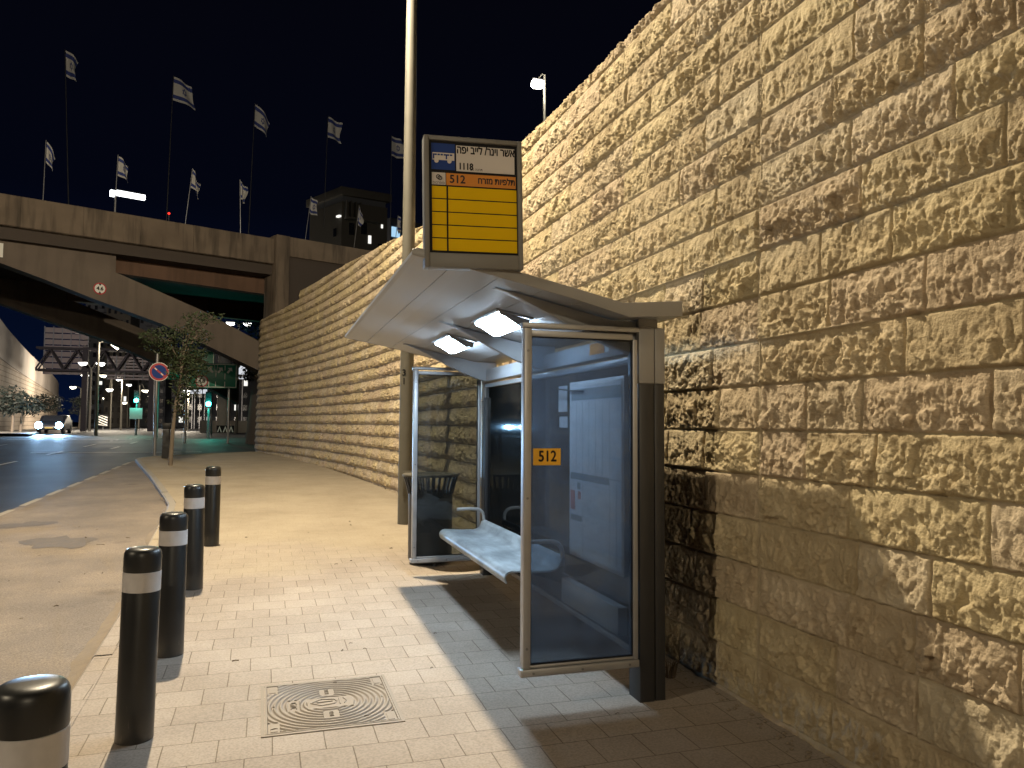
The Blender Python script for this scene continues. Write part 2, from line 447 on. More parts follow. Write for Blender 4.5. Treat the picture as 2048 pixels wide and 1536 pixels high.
# ---- lighter dusty asphalt of the bus bay, between kerb and lane line
def bay_material():
    m, t, b, out = new_mat('dusty_asphalt')
    geo = t.nodes.new('ShaderNodeNewGeometry')
    n1 = t.nodes.new('ShaderNodeTexNoise'); n1.inputs['Scale'].default_value = 0.9; n1.inputs['Detail'].default_value = 9; n1.inputs['Roughness'].default_value = 0.62
    n2 = t.nodes.new('ShaderNodeTexNoise'); n2.inputs['Scale'].default_value = 75; n2.inputs['Detail'].default_value = 6; n2.inputs['Roughness'].default_value = 0.75
    sp = t.nodes.new('ShaderNodeTexVoronoi'); sp.inputs['Scale'].default_value = 1.1; sp.inputs['Randomness'].default_value = 1
    for n in (n1, n2, sp): t.links.new(geo.outputs['Position'], n.inputs['Vector'])
    r = t.nodes.new('ShaderNodeValToRGB')
    r.color_ramp.elements[0].position = 0.30; r.color_ramp.elements[0].color = (0.145, 0.122, 0.104, 1)
    r.color_ramp.elements[1].position = 0.72; r.color_ramp.elements[1].color = (0.265, 0.22, 0.178, 1)
    t.links.new(n1.outputs['Fac'], r.inputs[0])
    r2 = t.nodes.new('ShaderNodeValToRGB')
    r2.color_ramp.elements[0].position = 0.36; r2.color_ramp.elements[0].color = (0.40, 0.39, 0.38, 1)
    r2.color_ramp.elements[1].position = 0.62; r2.color_ramp.elements[1].color = (1.30, 1.30, 1.30, 1)
    t.links.new(n2.outputs['Fac'], r2.inputs[0])
    mix = t.nodes.new('ShaderNodeMix'); mix.data_type = 'RGBA'; mix.blend_type = 'MULTIPLY'; mix.inputs[0].default_value = 0.8
    t.links.new(r.outputs[0], mix.inputs[6]); t.links.new(r2.outputs[0], mix.inputs[7])
    # oil and tar stains
    rs = t.nodes.new('ShaderNodeValToRGB')
    rs.color_ramp.elements[0].position = 0.06; rs.color_ramp.elements[0].color = (0.55, 0.53, 0.52, 1)
    rs.color_ramp.elements[1].position = 0.20; rs.color_ramp.elements[1].color = (1, 1, 1, 1)
    t.links.new(sp.outputs['Distance'], rs.inputs[0])
    m3 = t.nodes.new('ShaderNodeMix'); m3.data_type = 'RGBA'; m3.blend_type = 'MULTIPLY'; m3.inputs[0].default_value = 0.8
    t.links.new(mix.outputs[2], m3.inputs[6]); t.links.new(rs.outputs[0], m3.inputs[7])
    t.links.new(m3.outputs[2], b.inputs['Base Color'])
    b.inputs['Roughness'].default_value = 0.82
    bp = t.nodes.new('ShaderNodeBump'); bp.inputs['Strength'].default_value = 0.5; bp.inputs['Distance'].default_value = 0.006
    t.links.new(n2.outputs['Fac'], bp.inputs['Height']); t.links.new(bp.outputs[0], b.inputs['Normal'])
    return m
KERB = [(-1.02, -12), (-1.04, 0), (-1.09, 5.4), (-1.12, 7.1), (-1.30, 9.5), (-1.42, 11.6), (-1.50, 13.5), (-1.62, 15.1), (-2.60, 20.5), (-3.95, 27.4), (-4.12, 28.4)]
def kerb_x(y):
    return float(np.interp(y, [k[1] for k in KERB], [k[0] for k in KERB]))
mb = MB()
by = list(np.linspace(-12, 28.2, 60))
for y0, y1 in zip(by[:-1], by[1:]):
    mb.quad((-4.14, y0, road_z(y0) + .004), (kerb_x(y0) + .02, y0, road_z(y0) + .004), (kerb_x(y1) + .02, y1, road_z(y1) + .004), (-4.14, y1, road_z(y1) + .004))
tag(mb.build('bus_bay', bay_material()), kind='structure')

# ---- pavement of concrete pavers
def paving_material():
    m, t, b, out = new_mat('concrete_pavers')
    geo = t.nodes.new('ShaderNodeNewGeometry')
    mp = t.nodes.new('ShaderNodeMapping'); mp.inputs['Location'].default_value = (0.06, -4.08 + 0.265 * 40, 0)
    wn = t.nodes.new('ShaderNodeTexNoise'); wn.inputs['Scale'].default_value = 1.6; wn.inputs['Detail'].default_value = 2
    t.links.new(geo.outputs['Position'], wn.inputs['Vector'])
    ws = t.nodes.new('ShaderNodeVectorMath'); ws.operation = 'MULTIPLY_ADD'
    ws.inputs[1].default_value = (0.022, 0.022, 0); ws.inputs[2].default_value = (-0.011, -0.011, 0)
    t.links.new(wn.outputs['Color'], ws.inputs[0])
    wa = t.nodes.new('ShaderNodeVectorMath'); wa.operation = 'ADD'
    t.links.new(geo.outputs['Position'], wa.inputs[0]); t.links.new(ws.outputs[0], wa.inputs[1])
    t.links.new(wa.outputs[0], mp.inputs[0])
    br = t.nodes.new('ShaderNodeTexBrick')
    br.inputs['Scale'].default_value = 1; br.inputs['Brick Width'].default_value = 0.262; br.inputs['Row Height'].default_value = 0.265
    br.inputs['Mortar Size'].default_value = 0.0034; br.inputs['Mortar Smooth'].default_value = 0.35
    br.inputs['Color1'].default_value = (0.325, 0.276, 0.236, 1); br.inputs['Color2'].default_value = (0.362, 0.312, 0.270, 1)
    br.inputs['Mortar'].default_value = (0.175, 0.142, 0.105, 1); br.offset = 0.5
    t.links.new(mp.outputs[0], br.inputs['Vector'])
    n1 = t.nodes.new('ShaderNodeTexNoise'); n1.inputs['Scale'].default_value = 1.1; n1.inputs['Detail'].default_value = 9; n1.inputs['Roughness'].default_value = 0.65
    n2 = t.nodes.new('ShaderNodeTexNoise'); n2.inputs['Scale'].default_value = 75; n2.inputs['Detail'].default_value = 6
    n3 = t.nodes.new('ShaderNodeTexNoise'); n3.inputs['Scale'].default_value = 0.55; n3.inputs['Detail'].default_value = 5
    for n in (n1, n2, n3): t.links.new(geo.outputs['Position'], n.inputs['Vector'])
    # blown sand lying over the joints in patches (more of it past the shelter)
    sx = t.nodes.new('ShaderNodeSeparateXYZ'); t.links.new(geo.outputs['Position'], sx.inputs[0])
    yr = t.nodes.new('ShaderNodeMapRange'); yr.inputs['From Min'].default_value = 6.5; yr.inputs['From Max'].default_value = 12
    yr.inputs['To Min'].default_value = -0.22; yr.inputs['To Max'].default_value = 0.30
    t.links.new(sx.outputs['Y'], yr.inputs['Value'])
    ad = t.nodes.new('ShaderNodeMath'); ad.operation = 'ADD'
    t.links.new(yr.outputs[0], ad.inputs[0]); t.links.new(n3.outputs['Fac'], ad.inputs[1])
    sr = t.nodes.new('ShaderNodeMapRange'); sr.inputs['From Min'].default_value = 0.42; sr.inputs['From Max'].default_value = 0.68; sr.inputs['To Max'].default_value = 0.82
    t.links.new(ad.outputs[0], sr.inputs['Value'])
    mx = t.nodes.new('ShaderNodeMix'); mx.data_type = 'RGBA'; mx.inputs[7].default_value = (0.35, 0.298, 0.222, 1)
    jn = t.nodes.new('ShaderNodeTexNoise'); jn.inputs['Scale'].default_value = 3.3; jn.inputs['Detail'].default_value = 4
    t.links.new(geo.outputs['Position'], jn.inputs['Vector'])
    jr = t.nodes.new('ShaderNodeMapRange'); jr.inputs['From Min'].default_value = 0.36; jr.inputs['From Max'].default_value = 0.62; jr.inputs['To Min'].default_value = 0.0; jr.inputs['To Max'].default_value = 1.0
    t.links.new(jn.outputs['Fac'], jr.inputs['Value'])
    jk = t.nodes.new('ShaderNodeMath'); jk.operation = 'MULTIPLY'
    t.links.new(jr.outputs[0], jk.inputs[0]); t.links.new(br.outputs['Fac'], jk.inputs[1])
    mj = t.nodes.new('ShaderNodeMix'); mj.data_type = 'RGBA'; mj.inputs[7].default_value = (0.14, 0.11, 0.082, 1)
    t.links.new(jk.outputs[0], mj.inputs[0]); t.links.new(br.outputs['Color'], mj.inputs[6])
    t.links.new(sr.outputs[0], mx.inputs[0]); t.links.new(mj.outputs[2], mx.inputs[6])
    r1 = t.nodes.new('ShaderNodeValToRGB')
    r1.color_ramp.elements[0].position = 0.28; r1.color_ramp.elements[0].color = (0.80, 0.785, 0.76, 1)
    r1.color_ramp.elements[1].position = 0.62; r1.color_ramp.elements[1].color = (1.06, 1.06, 1.05, 1)
    t.links.new(n1.outputs['Fac'], r1.inputs[0])
    m2 = t.nodes.new('ShaderNodeMix'); m2.data_type = 'RGBA'; m2.blend_type = 'MULTIPLY'; m2.inputs[0].default_value = 1
    t.links.new(mx.outputs[2], m2.inputs[6]); t.links.new(r1.outputs[0], m2.inputs[7])
    r2 = t.nodes.new('ShaderNodeValToRGB')
    r2.color_ramp.elements[0].position = 0.34; r2.color_ramp.elements[0].color = (0.80, 0.80, 0.80, 1)
    r2.color_ramp.elements[1].position = 0.60; r2.color_ramp.elements[1].color = (1.05, 1.05, 1.05, 1)
    t.links.new(n2.outputs['Fac'], r2.inputs[0])
    m3 = t.nodes.new('ShaderNodeMix'); m3.data_type = 'RGBA'; m3.blend_type = 'MULTIPLY'; m3.inputs[0].default_value = 1
    t.links.new(m2.outputs[2], m3.inputs[6]); t.links.new(r2.outputs[0], m3.inputs[7])
    t.links.new(m3.outputs[2], b.inputs['Base Color'])
    b.inputs['Roughness'].default_value = 0.84
    iv = t.nodes.new('ShaderNodeMath'); iv.operation = 'MULTIPLY_ADD'; iv.inputs[1].default_value = -1; iv.inputs[2].default_value = 1
    t.links.new(br.outputs['Fac'], iv.inputs[0])
    b1 = t.nodes.new('ShaderNodeBump'); b1.inputs['Strength'].default_value = 0.45; b1.inputs['Distance'].default_value = 0.004
    b2 = t.nodes.new('ShaderNodeBump'); b2.inputs['Strength'].default_value = 0.30; b2.inputs['Distance'].default_value = 0.004
    t.links.new(iv.outputs[0], b1.inputs['Height']); t.links.new(n2.outputs['Fac'], b2.inputs['Height'])
    t.links.new(b1.outputs[0], b2.inputs['Normal']); t.links.new(b2.outputs[0], b.inputs['Normal'])
    return m
MT['pavers'] = paving_material()
mb = MB()
py = sorted(set(list(np.linspace(-12, 28.4, 90)) + [k[1] for k in KERB]))
KW = 0.13
for y0, y1 in zip(py[:-1], py[1:]):
    if y1 - y0 < 1e-6: continue
    mb.quad((kerb_x(y0) + KW, y0, gz(y0)), (4.2, y0, gz(y0)), (4.2, y1, gz(y1)), (kerb_x(y1) + KW, y1, gz(y1)))
for y0, y1 in ((28.4, 29.6), (29.6, 30.8), (30.8, 32.4)):
    l0 = {28.4: -3.99, 29.6: -3.3, 30.8: -1.9}[y0]; l1 = {29.6: -3.3, 30.8: -1.9, 32.4: 0.9}[y1]
    mb.quad((l0, y0, gz(y0)), (4.2, y0, gz(y0)), (4.2, y1, gz(y1)), (l1, y1, gz(y1)))
tag(mb.build('pavement', MT['pavers'], smooth=True), kind='structure')
# kerb: a real step down to the bay
mb = MB()
line = [(kerb_x(y), y) for y in py] + [(-3.45, 29.5), (-2.05, 30.7), (0.8, 32.4)]
inn = [(kerb_x(y) + KW, y) for y in py] + [(-3.3, 29.6), (-1.9, 30.8), (0.9, 32.4)]
def walk(poly, step, gap):
    """cut a polyline into stones of equal length; returns (start, end) fractions as points"""
    P = np.array(poly, float); L = np.concatenate([[0], np.cumsum(np.linalg.norm(np.diff(P, axis=0), axis=1))])
    f = lambda q: (float(np.interp(q, L, P[:, 0])), float(np.interp(q, L, P[:, 1])))
    out = []; q = 0
    while q < L[-1] - .2:
        e_ = min(q + step, L[-1]); out.append((q / L[-1], (e_ - gap) / L[-1])); q = e_
    return f, L[-1], out
fo, Lo, stones = walk(line, 1.0, .009); fi, Li, _ = walk(inn, 1.0, .009)
mb_near = MB(); mb_far = mb
for q0, q1 in stones:
    mb = mb_near if fo(q0 * Lo)[1] < 12.4 else mb_far
    dz = rnd.uniform(-.004, .004); dx = rnd.uniform(-.005, .005)
    a, b_ = fo(q0 * Lo), fo(q1 * Lo); c, d = fi(q0 * Li), fi(q1 * Li)
    a = (a[0] + dx, a[1]); b_ = (b_[0] + dx, b_[1])
    za, zb = gz(a[1]) + .006 + dz, gz(b_[1]) + .006 + dz
    ca = (a[0] + .022, a[1]); cb = (b_[0] + .022, b_[1])
    mb.quad((ca[0], ca[1], za), (c[0], c[1], za), (d[0], d[1], zb), (cb[0], cb[1], zb))
    mb.quad((a[0], a[1], za - .022), (ca[0], ca[1], za), (cb[0], cb[1], zb), (b_[0], b_[1], zb - .022))
    mb.quad((a[0], a[1], za - .2), (a[0], a[1], za - .022), (b_[0], b_[1], zb - .022), (b_[0], b_[1], zb - .2))
    mb.quad((c[0], c[1], za - .2), (d[0], d[1], zb - .2), (d[0], d[1], zb), (c[0], c[1], za))
    mb.quad((a[0], a[1], za - .2), (c[0], c[1], za - .2), (c[0], c[1], za), (a[0], a[1], za - .022))
tag(mb_far.build('kerb', MT['kerb_stone']), kind='structure')
tag(mb_near.build('flush_kerb', MT['pavers']), kind='structure')
# worn patches in the asphalt of the bay
MT['tar'] = simple('tar', (0.115, 0.098, 0.084), 0.8, 0, 0.35, 9, bump=0.5, bscale=120)
mb = MB()
pr = random.Random(3)
for (cx_, cy_, rx_, ry_) in ((-2.55, 11.6, .36, .55), (-3.1, 9.6, .16, .2), (-1.9, 5.25, .26, .22), (-2.9, 7.4, .10, .14), (-3.4, 13.4, .3, .35)):
    n_ = 26; pts = []
    for k in range(n_):
        a = 2 * math.pi * k / n_; q = 1 + .28 * math.sin(2 * a + cx_ * 9) + .16 * math.sin(5 * a + cy_ * 7) + pr.uniform(-.12, .12)
        x_, y_ = cx_ + rx_ * q * math.cos(a), cy_ + ry_ * q * math.sin(a); pts.append((x_, y_, road_z(y_) + .0075))
    mb.add(pts, [list(range(n_))])
tag(mb.build('asphalt_patches', MT['tar']), kind='structure')
# sand washed into the gutter
mb = MB()
sy = np.linspace(-4, 16.5, 120)
prev = None
for y in sy:
    w = 0.035 + 0.05 * math.sin(y * 1.7) * math.sin(y * 0.63 + 1) + 0.03 * rnd.random() + (0.05 if 5 < y < 8 else 0)
    cur = ((kerb_x(y) - w, y, road_z(y) + .008), (kerb_x(y) - .001, y, road_z(y) + .045))
    if prev: mb.quad(prev[0], prev[1], cur[1], cur[0])
    prev = cur
MT['sand'] = simple('sand', (0.225, 0.18, 0.13), 0.9, 0, 0.25, 11, bump=0.6, bscale=90)
tag(mb.build('gutter_sand', MT['sand'], smooth=True), kind='stuff')

# ---- lane markings
MT['lane_paint'] = simple('lane_paint', (0.34, 0.31, 0.26), 0.7, 0, 0.35, 16)
MT['lane_paint_white'] = simple('lane_paint_white', (0.62, 0.60, 0.58), 0.6, 0, 0.2, 8)
mb = MB()
y = -8.2
while y < 27:
    mb.quad((-4.16, y, road_z(y) + .009), (-4.05, y, road_z(y) + .009), (-4.05, y + 1.15, road_z(y + 1.15) + .009), (-4.16, y + 1.15, road_z(y + 1.15) + .009))
    y += 1.72
tag(mb.build('bay_lane_marking', MT['lane_paint']), kind='structure')
mb = MB()
for x, y0, st, ln, w, nrep in ((-7.6, 8, 6, 2.4, .11, 8), (-11.2, 8, 6, 2.4, .11, 9), (-6.2, 36, 5, 2.0, .13, 4)):
    for k in range(nrep):
        a = y0 + k * st; b_ = a + ln
        mb.quad((x, a, road_z(a) + .006), (x + w, a, road_z(a) + .006), (x + w, b_, road_z(b_) + .006), (x, b_, road_z(b_) + .006))
for (x0, x1, y) in ((-8.4, -2.4, 33.2), (-13.0, -7.0, 47.0)):
    mb.quad((x0, y, road_z(y) + .006), (x1, y, road_z(y) + .006), (x1, y + .22, road_z(y) + .010), (x0, y + .22, road_z(y) + .010))
tag(mb.build('road_marking', MT['lane_paint_white']), kind='structure')

# ================================================================== RETAINING WALL
def build_wall():
    plan = catmull([(2.74, -9), (2.74, -2), (2.75, 3), (2.77, 8), (2.76, 11), (2.72, 13.4), (2.60, 15.4), (2.36, 18.3), (1.96, 21.5), (1.34, 25.3), (0.56, 28.8), (-0.06, 31.1), (-0.30, 32.1), (-0.28, 33.0), (0.25, 33.9), (1.6, 34.5), (3.2, 34.9)], 20)
    seg = np.linalg.norm(np.diff(plan, axis=0), axis=1)
    S = np.concatenate([[0], np.cumsum(seg)])
    # sample spacing grows with distance from the camera
    s = [0.0]
    while s[-1] < S[-1]:
        px = np.interp(s[-1], S, plan[:, 0]); pyy = np.interp(s[-1], S, plan[:, 1])
        d = math.hypot(px, pyy)
        if pyy < 1.2: ds = 0.03
        else: ds = min(max(0.0017 * d, 0.0052), 0.05)
        s.append(s[-1] + ds)
    s = np.array(s)
    PX = np.interp(s, S, plan[:, 0]); PY = np.interp(s, S, plan[:, 1])
    T = np.stack([np.gradient(PX, s), np.gradient(PY, s)], 1); T /= np.linalg.norm(T, axis=1)[:, None]
    N = np.stack([-T[:, 1], T[:, 0]], 1)            # towards the street
    ns = len(s)
    H = 0.2668; Z0 = 1.695 - 8 * H
    z = np.arange(-0.15, 6.70, 0.0072)
    ztop = np.interp(s, [0] + [float(np.interp(v, PY[:int(ns * .9)], s[:int(ns * .9)])) for v in (4, 7.4, 11, 13.4, 14.8, 16.7, 18.8, 21.5, 23.8, 27.9, 29.7, 31.0)] + [s[-1]],
                     [4.80, 4.95, 5.02, 5.16, 5.36, 5.52, 5.74, 5.93, 6.10, 6.20, 6.24, 6.18, 5.95, 5.6])
    ns, nz = len(s), len(z)
    sg, zg = np.meshgrid(s, z, indexing='ij')
    k = np.floor((zg - Z0) / H).astype(int); b = zg - Z0 - k * H
    rs = np.random.RandomState(5)
    s_joint = [float(np.interp(v, PY[:int(ns * .99)], s[:int(ns * .99)])) for v in (-4.5, 3.88, 14.2, 24.6)]
    a = np.zeros_like(sg); L = np.ones_like(sg); bid = np.zeros_like(sg)
    for kk in range(k.min(), k.max() + 1):
        edges = []
        bounds = [0.0] + s_joint + [s[-1] + 1]
        for q in range(len(bounds) - 1):
            c = bounds[q]
            edges.append(c)
            while True:
                c += rs.uniform(0.40, 0.80)
                if bounds[q + 1] - c < 0.34: break
                edges.append(c)
        edges = np.array(edges + [s[-1] + 1.5])
        row = (k == kk)
        ss = sg[row]
        idx = np.searchsorted(edges, ss, side='right') - 1
        a[row] = ss - edges[idx]; L[row] = edges[idx + 1] - edges[idx]
        bid[row] = idx * 131 + kk * 17
    de_s = np.minimum(a, L - a)
    tone = hsh(bid, bid * 3 + 1, 9)
    # pillow: soft bevel above, tight arris below
    J = 0.0055
    em = np.minimum(np.minimum(b, H - b), de_s) + 0.005 * perlin(sg * 16, zg * 16, 77)   # wavering distance to the joint
    pil = sstep((em - 0.0035) / 0.022); pilp = sstep((em - 0.0030) / 0.009)
    ox = hsh(bid, bid + 7, 20) * 40; oz = hsh(bid, bid + 5, 21) * 40
    qx = sg + ox; qz = zg + oz
    wx = perlin(qx * 9, qz * 9, 30) * 0.045; wz = perlin(qx * 9, qz * 9, 31) * 0.045
    sc1 = 0.75 + 0.5 * hsh(bid, bid + 13, 26)                       # finer or coarser breaks from stone to stone
    f1, e1 = facets((qx + wx) * 10.5 * sc1, (qz + wz) * 8.5 * sc1, 40)
    f2, e2 = facets((qx + wx * .6) * 24, (qz + wz * .6) * 15, 50)
    f3, e3 = facets(qx * 58, qz * 34, 60)
    big = perlin(qx * 4.5, qz * 5.5, 70)
    fine = perlin(qx * 55, qz * 40, 71) * 0.5 + perlin(qx * 110, qz * 80, 72) * 0.3
    chis = perlin(qx * 30 + 2.2 * qz, qz * 5, 75)                   # near-vertical chisel furrows
    rough = 0.34 + 0.66 * sstep((H * 0.96 - b) / (H * 0.50))         # tops dressed smoother than bellies
    rough = np.clip(rough * (0.60 + 0.75 * hsh(bid, bid + 2, 23)) + 0.22 * perlin(qx * 3.1, qz * 3.1, 74), 0.10, 1.35)
    ch_w = sstep((hsh(bid, bid + 19, 27) - 0.35) / 0.3)
    rel = 0.008 * big + rough * (0.0215 * f1 + 0.0175 * f2 + 0.0110 * f3 + 0.0060 * fine + 0.0060 * ch_w * chis)
    prot = 0.004 + 0.009 * hsh(bid, bid + 11, 24) + 0.008 * sstep((H - b) / (H * .6))
    # farther along, the courses are hewn rounder
    pw = sstep((PY - 6.0) / 8.0)[:, None] * np.ones_like(sg)
    bel = sstep(b / (H * .34)) * sstep((H - b) / (H * .75))
    h = pilp * prot + pil * rel + pw * 0.030 * bel * sstep((em - 0.002) / 0.02)
    h = np.maximum(h, -0.003)
    h -= 0.010 * (1 - sstep((np.minimum(np.minimum(b, H - b), de_s) - 0.0022) / 0.0045))
    jm = 1 - sstep((np.minimum(np.minimum(b, H - b), de_s) - 0.001) / 0.005)
    # movement joints: vertical recessed strips of sealant
    for sj in s_joint:
        g = np.abs(sg - sj - 0.006 * np.sin(zg * 3.1))
        msk = 1 - sstep((g - 0.013) / 0.004)
        h = h * (1 - msk) + msk * (0.006 - 0.020 * sstep((g - 0.008) / 0.005))
        jm = np.maximum(jm, msk)
    # pointing left proud along two bed joints
    for zl, sa, sb in ((Z0 + H * 12, s_joint[1], s_joint[1] + 40), (Z0 + H * 10, s_joint[1] - 8, s_joint[1])):
        w = 1 - sstep(np.abs(zg - zl - 0.004) / 0.013)
        inside = ((sg > sa) & (sg < sb)) & (perlin(sg * 0.35, zg * 0 + zl, 80) > -0.12)
        h = np.where(inside & (w > 0), np.maximum(h, w * 0.030), h)
    # batter, top cut
    ztg = ztop[:, None] + 0.012 * perlin(sg * 1.3, sg * 0, 90)
    zc = np.minimum(zg, ztg)
    over = zg > ztg
    h = np.where(over, np.maximum(h, 0) * np.clip(1 - (zg - ztg) / 0.05, 0, 1) - np.clip((zg - ztg), 0, 0.35) * 1.0, h)
    bat = 0.016 * (zc - 0.1)
    X = PX[:, None] + N[:, 0][:, None] * (h - bat)
    Y = PY[:, None] + N[:, 1][:, None] * (h - bat)
    co = np.stack([X, Y, zc], -1).reshape(-1, 3)
    ii = (np.arange(ns - 1)[:, None] * nz + np.arange(nz - 1)[None, :]).reshape(-1)
    # drop rows far above the top
    keep = (zg[:-1, :-1] < ztg[:-1, :-1] + 0.36).reshape(-1)
    ii = ii[keep]
    quads = np.stack([ii, ii + 1, ii + nz + 1, ii + nz], 1)
    me = bpy.data.meshes.new('retaining_wall')
    me.vertices.add(len(co)); me.vertices.foreach_set('co', co.ravel())
    nq = len(quads)
    me.loops.add(nq * 4); me.loops.foreach_set('vertex_index', quads.ravel().astype(np.int32))
    me.polygons.add(nq); me.polygons.foreach_set('loop_start', np.arange(0, nq * 4, 4, dtype=np.int32))
    me.polygons.foreach_set('loop_total', np.full(nq, 4, dtype=np.int32))
    me.update(calc_edges=True)
    me.polygons.foreach_set('use_smooth', np.ones(nq, dtype=bool))
    at = me.attributes.new('stone_tone', 'FLOAT', 'POINT'); at.data.foreach_set('value', tone.ravel().astype(np.float32))
    at = me.attributes.new('joint', 'FLOAT', 'POINT'); at.data.foreach_set('value', jm.ravel().astype(np.float32))
    # material
    m, t, bs, out = new_mat('limestone')
    A = t.nodes.new('ShaderNodeAttribute'); A.attribute_name = 'stone_tone'
    Jn = t.nodes.new('ShaderNodeAttribute'); Jn.attribute_name = 'joint'
    geo = t.nodes.new('ShaderNodeNewGeometry')
    n1 = t.nodes.new('ShaderNodeTexNoise'); n1.inputs['Scale'].default_value = 7; n1.inputs['Detail'].default_value = 8; n1.inputs['Roughness'].default_value = .6
    n2 = t.nodes.new('ShaderNodeTexNoise'); n2.inputs['Scale'].default_value = 85; n2.inputs['Detail'].default_value = 7
    n3 = t.nodes.new('ShaderNodeTexNoise'); n3.inputs['Scale'].default_value = 0.8; n3.inputs['Detail'].default_value = 4
    for n in (n1, n2, n3): t.links.new(geo.outputs['Position'], n.inputs['Vector'])
    r = t.nodes.new('ShaderNodeValToRGB')
    el = r.color_ramp.elements
    el[0].position = 0.0; el[0].color = (0.468, 0.385, 0.255, 1)
    el[1].position = 1.0; el[1].color = (0.55, 0.475, 0.345, 1)
    q = el.new(0.35); q.color = (0.515, 0.432, 0.272, 1)
    q = el.new(0.7); q.color = (0.48, 0.388, 0.282, 1)
    t.links.new(A.outputs['Fac'], r.inputs[0])
    rr = t.nodes.new('ShaderNodeValToRGB')
    rr.color_ramp.elements[0].position = 0.3; rr.color_ramp.elements[0].color = (0.78, 0.74, 0.68, 1)
    rr.color_ramp.elements[1].position = 0.68; rr.color_ramp.elements[1].color = (1.10, 1.10, 1.09, 1)
    t.links.new(n1.outputs['Fac'], rr.inputs[0])
    mx = t.nodes.new('ShaderNodeMix'); mx.data_type = 'RGBA'; mx.blend_type = 'MULTIPLY'; mx.inputs[0].default_value = 1
    t.links.new(r.outputs[0], mx.inputs[6]); t.links.new(rr.outputs[0], mx.inputs[7])
    r3 = t.nodes.new('ShaderNodeValToRGB')
    r3.color_ramp.elements[0].position = 0.35; r3.color_ramp.elements[0].color = (0.86, 0.85, 0.84, 1)
    r3.color_ramp.elements[1].position = 0.6; r3.color_ramp.elements[1].color = (1.04, 1.04, 1.03, 1)
    t.links.new(n3.outputs['Fac'], r3.inputs[0])
    mx3 = t.nodes.new('ShaderNodeMix'); mx3.data_type = 'RGBA'; mx3.blend_type = 'MULTIPLY'; mx3.inputs[0].default_value = 1
    t.links.new(mx.outputs[2], mx3.inputs[6]); t.links.new(r3.outputs[0], mx3.inputs[7])
    mj = t.nodes.new('ShaderNodeMix'); mj.data_type = 'RGBA'; mj.inputs[7].default_value = (0.44, 0.365, 0.245, 1)
    jf = t.nodes.new('ShaderNodeMath'); jf.operation = 'MULTIPLY'; jf.inputs[1].default_value = 0.8
    t.links.new(Jn.outputs['Fac'], jf.inputs[0])
    t.links.new(jf.outputs[0], mj.inputs[0]); t.links.new(mx3.outputs[2], mj.inputs[6])
    t.links.new(mj.outputs[2], bs.inputs['Base Color'])
    bs.inputs['Roughness'].default_value = 0.88; bs.inputs['Specular IOR Level'].default_value = 0.3
    bp = t.nodes.new('ShaderNodeBump'); bp.inputs['Strength'].default_value = 0.8; bp.inputs['Distance'].default_value = 0.008
    t.links.new(n2.outputs['Fac'], bp.inputs['Height']); t.links.new(bp.outputs[0], bs.inputs['Normal'])
    me.materials.append(m)
    o = bpy.data.objects.new('retaining_wall', me); COL.objects.link(o)
    tag(o, 'tall curving retaining wall of rock-faced yellowish limestone blocks behind the bus shelter', 'wall')
    return list(zip(PX[::12], PY[::12], N[::12, 0], N[::12, 1], ztop[::12]))
WALL_LINE = build_wall()
# terrace of earth behind the wall top
mb = MB()
prev = None
for px, pyy, nx_, ny_, zt in WALL_LINE:
    cur = ((px - nx_ * .30, pyy - ny_ * .30, zt - .20), (px - nx_ * .6 + 14 * (1 if pyy < 31 else .3), pyy + (0 if pyy < 31 else .5), zt + .6))
    if prev: mb.quad(prev[0], prev[1], cur[1], cur[0])
    prev = cur
MT['soil'] = simple('soil', (0.10, 0.08, 0.055), 0.95, 0, 0.3, 3, bump=0.5, bscale=14)
tag(mb.build('terrace', MT['soil']), kind='structure')

# ================================================================== BUS SHELTER
SH_LOC = (1.42, 4.23, gz(4.23)); SH_RZ = -0.0125; ZB = SH_LOC[2]; SL = 3.72
shelter = thing('bus_shelter', 'grey metal bus shelter with sloping roof, lit ceiling lamps and tinted glass sides', 'bus shelter', SH_LOC, SH_RZ)
def sp(mb, name, mat, parent=None, **k):
    """a part built with absolute heights in the shelter's frame"""
    p = parent or shelter
    return mb.build(name, mat, p, loc=(0, 0, -ZB) if p is shelter else None, **k)
# roof
topx = [(-.685, 2.652), (-.66, 2.664), (-.37, 2.620), (-.06, 2.563), (.25, 2.497), (.55, 2.428), (.93, 2.458)]
botx = [(.93, 2.375), (.585, 2.366), (.25, 2.440), (-.06, 2.507), (-.37, 2.573), (-.66, 2.624), (-.685, 2.632)]
def under_z(x): return float(np.interp(x, [p[0] for p in botx[::-1]], [p[1] for p in botx[::-1]]))
bot = []
seams = [.30, .06, -.20, -.46]
for i, p in enumerate(botx):
    bot.append(p)
    if i + 1 < len(botx):
        for sx_ in seams:
            if botx[i + 1][0] < sx_ < p[0]:
                zz = under_z(sx_)
                bot += [(sx_ + .003, zz), (sx_ + .002, zz + .007), (sx_ - .002, zz + .007), (sx_ - .003, zz)]
mb = MB(); mb.prism(topx + bot, 'y', -.18, 4.02)
roof = sp(mb, 'roof', MT['roof_paint'])
for y0, y1 in ((-.192, -.1805), (4.0205, 4.032)):
    mb = MB(); mb.prism([(-.688, 2.628), (-.688, 2.656), (-.66, 2.668), (-.37, 2.624), (-.06, 2.567), (.25, 2.501), (.55, 2.432), (.934, 2.462), (.934, 2.371), (.585, 2.350), (.25, 2.436), (-.06, 2.503), (-.37, 2.569), (-.66, 2.620)], 'y', y0, y1)
    mb.build('roof_trim', MT['grey_paint'], roof, bevel=.003)
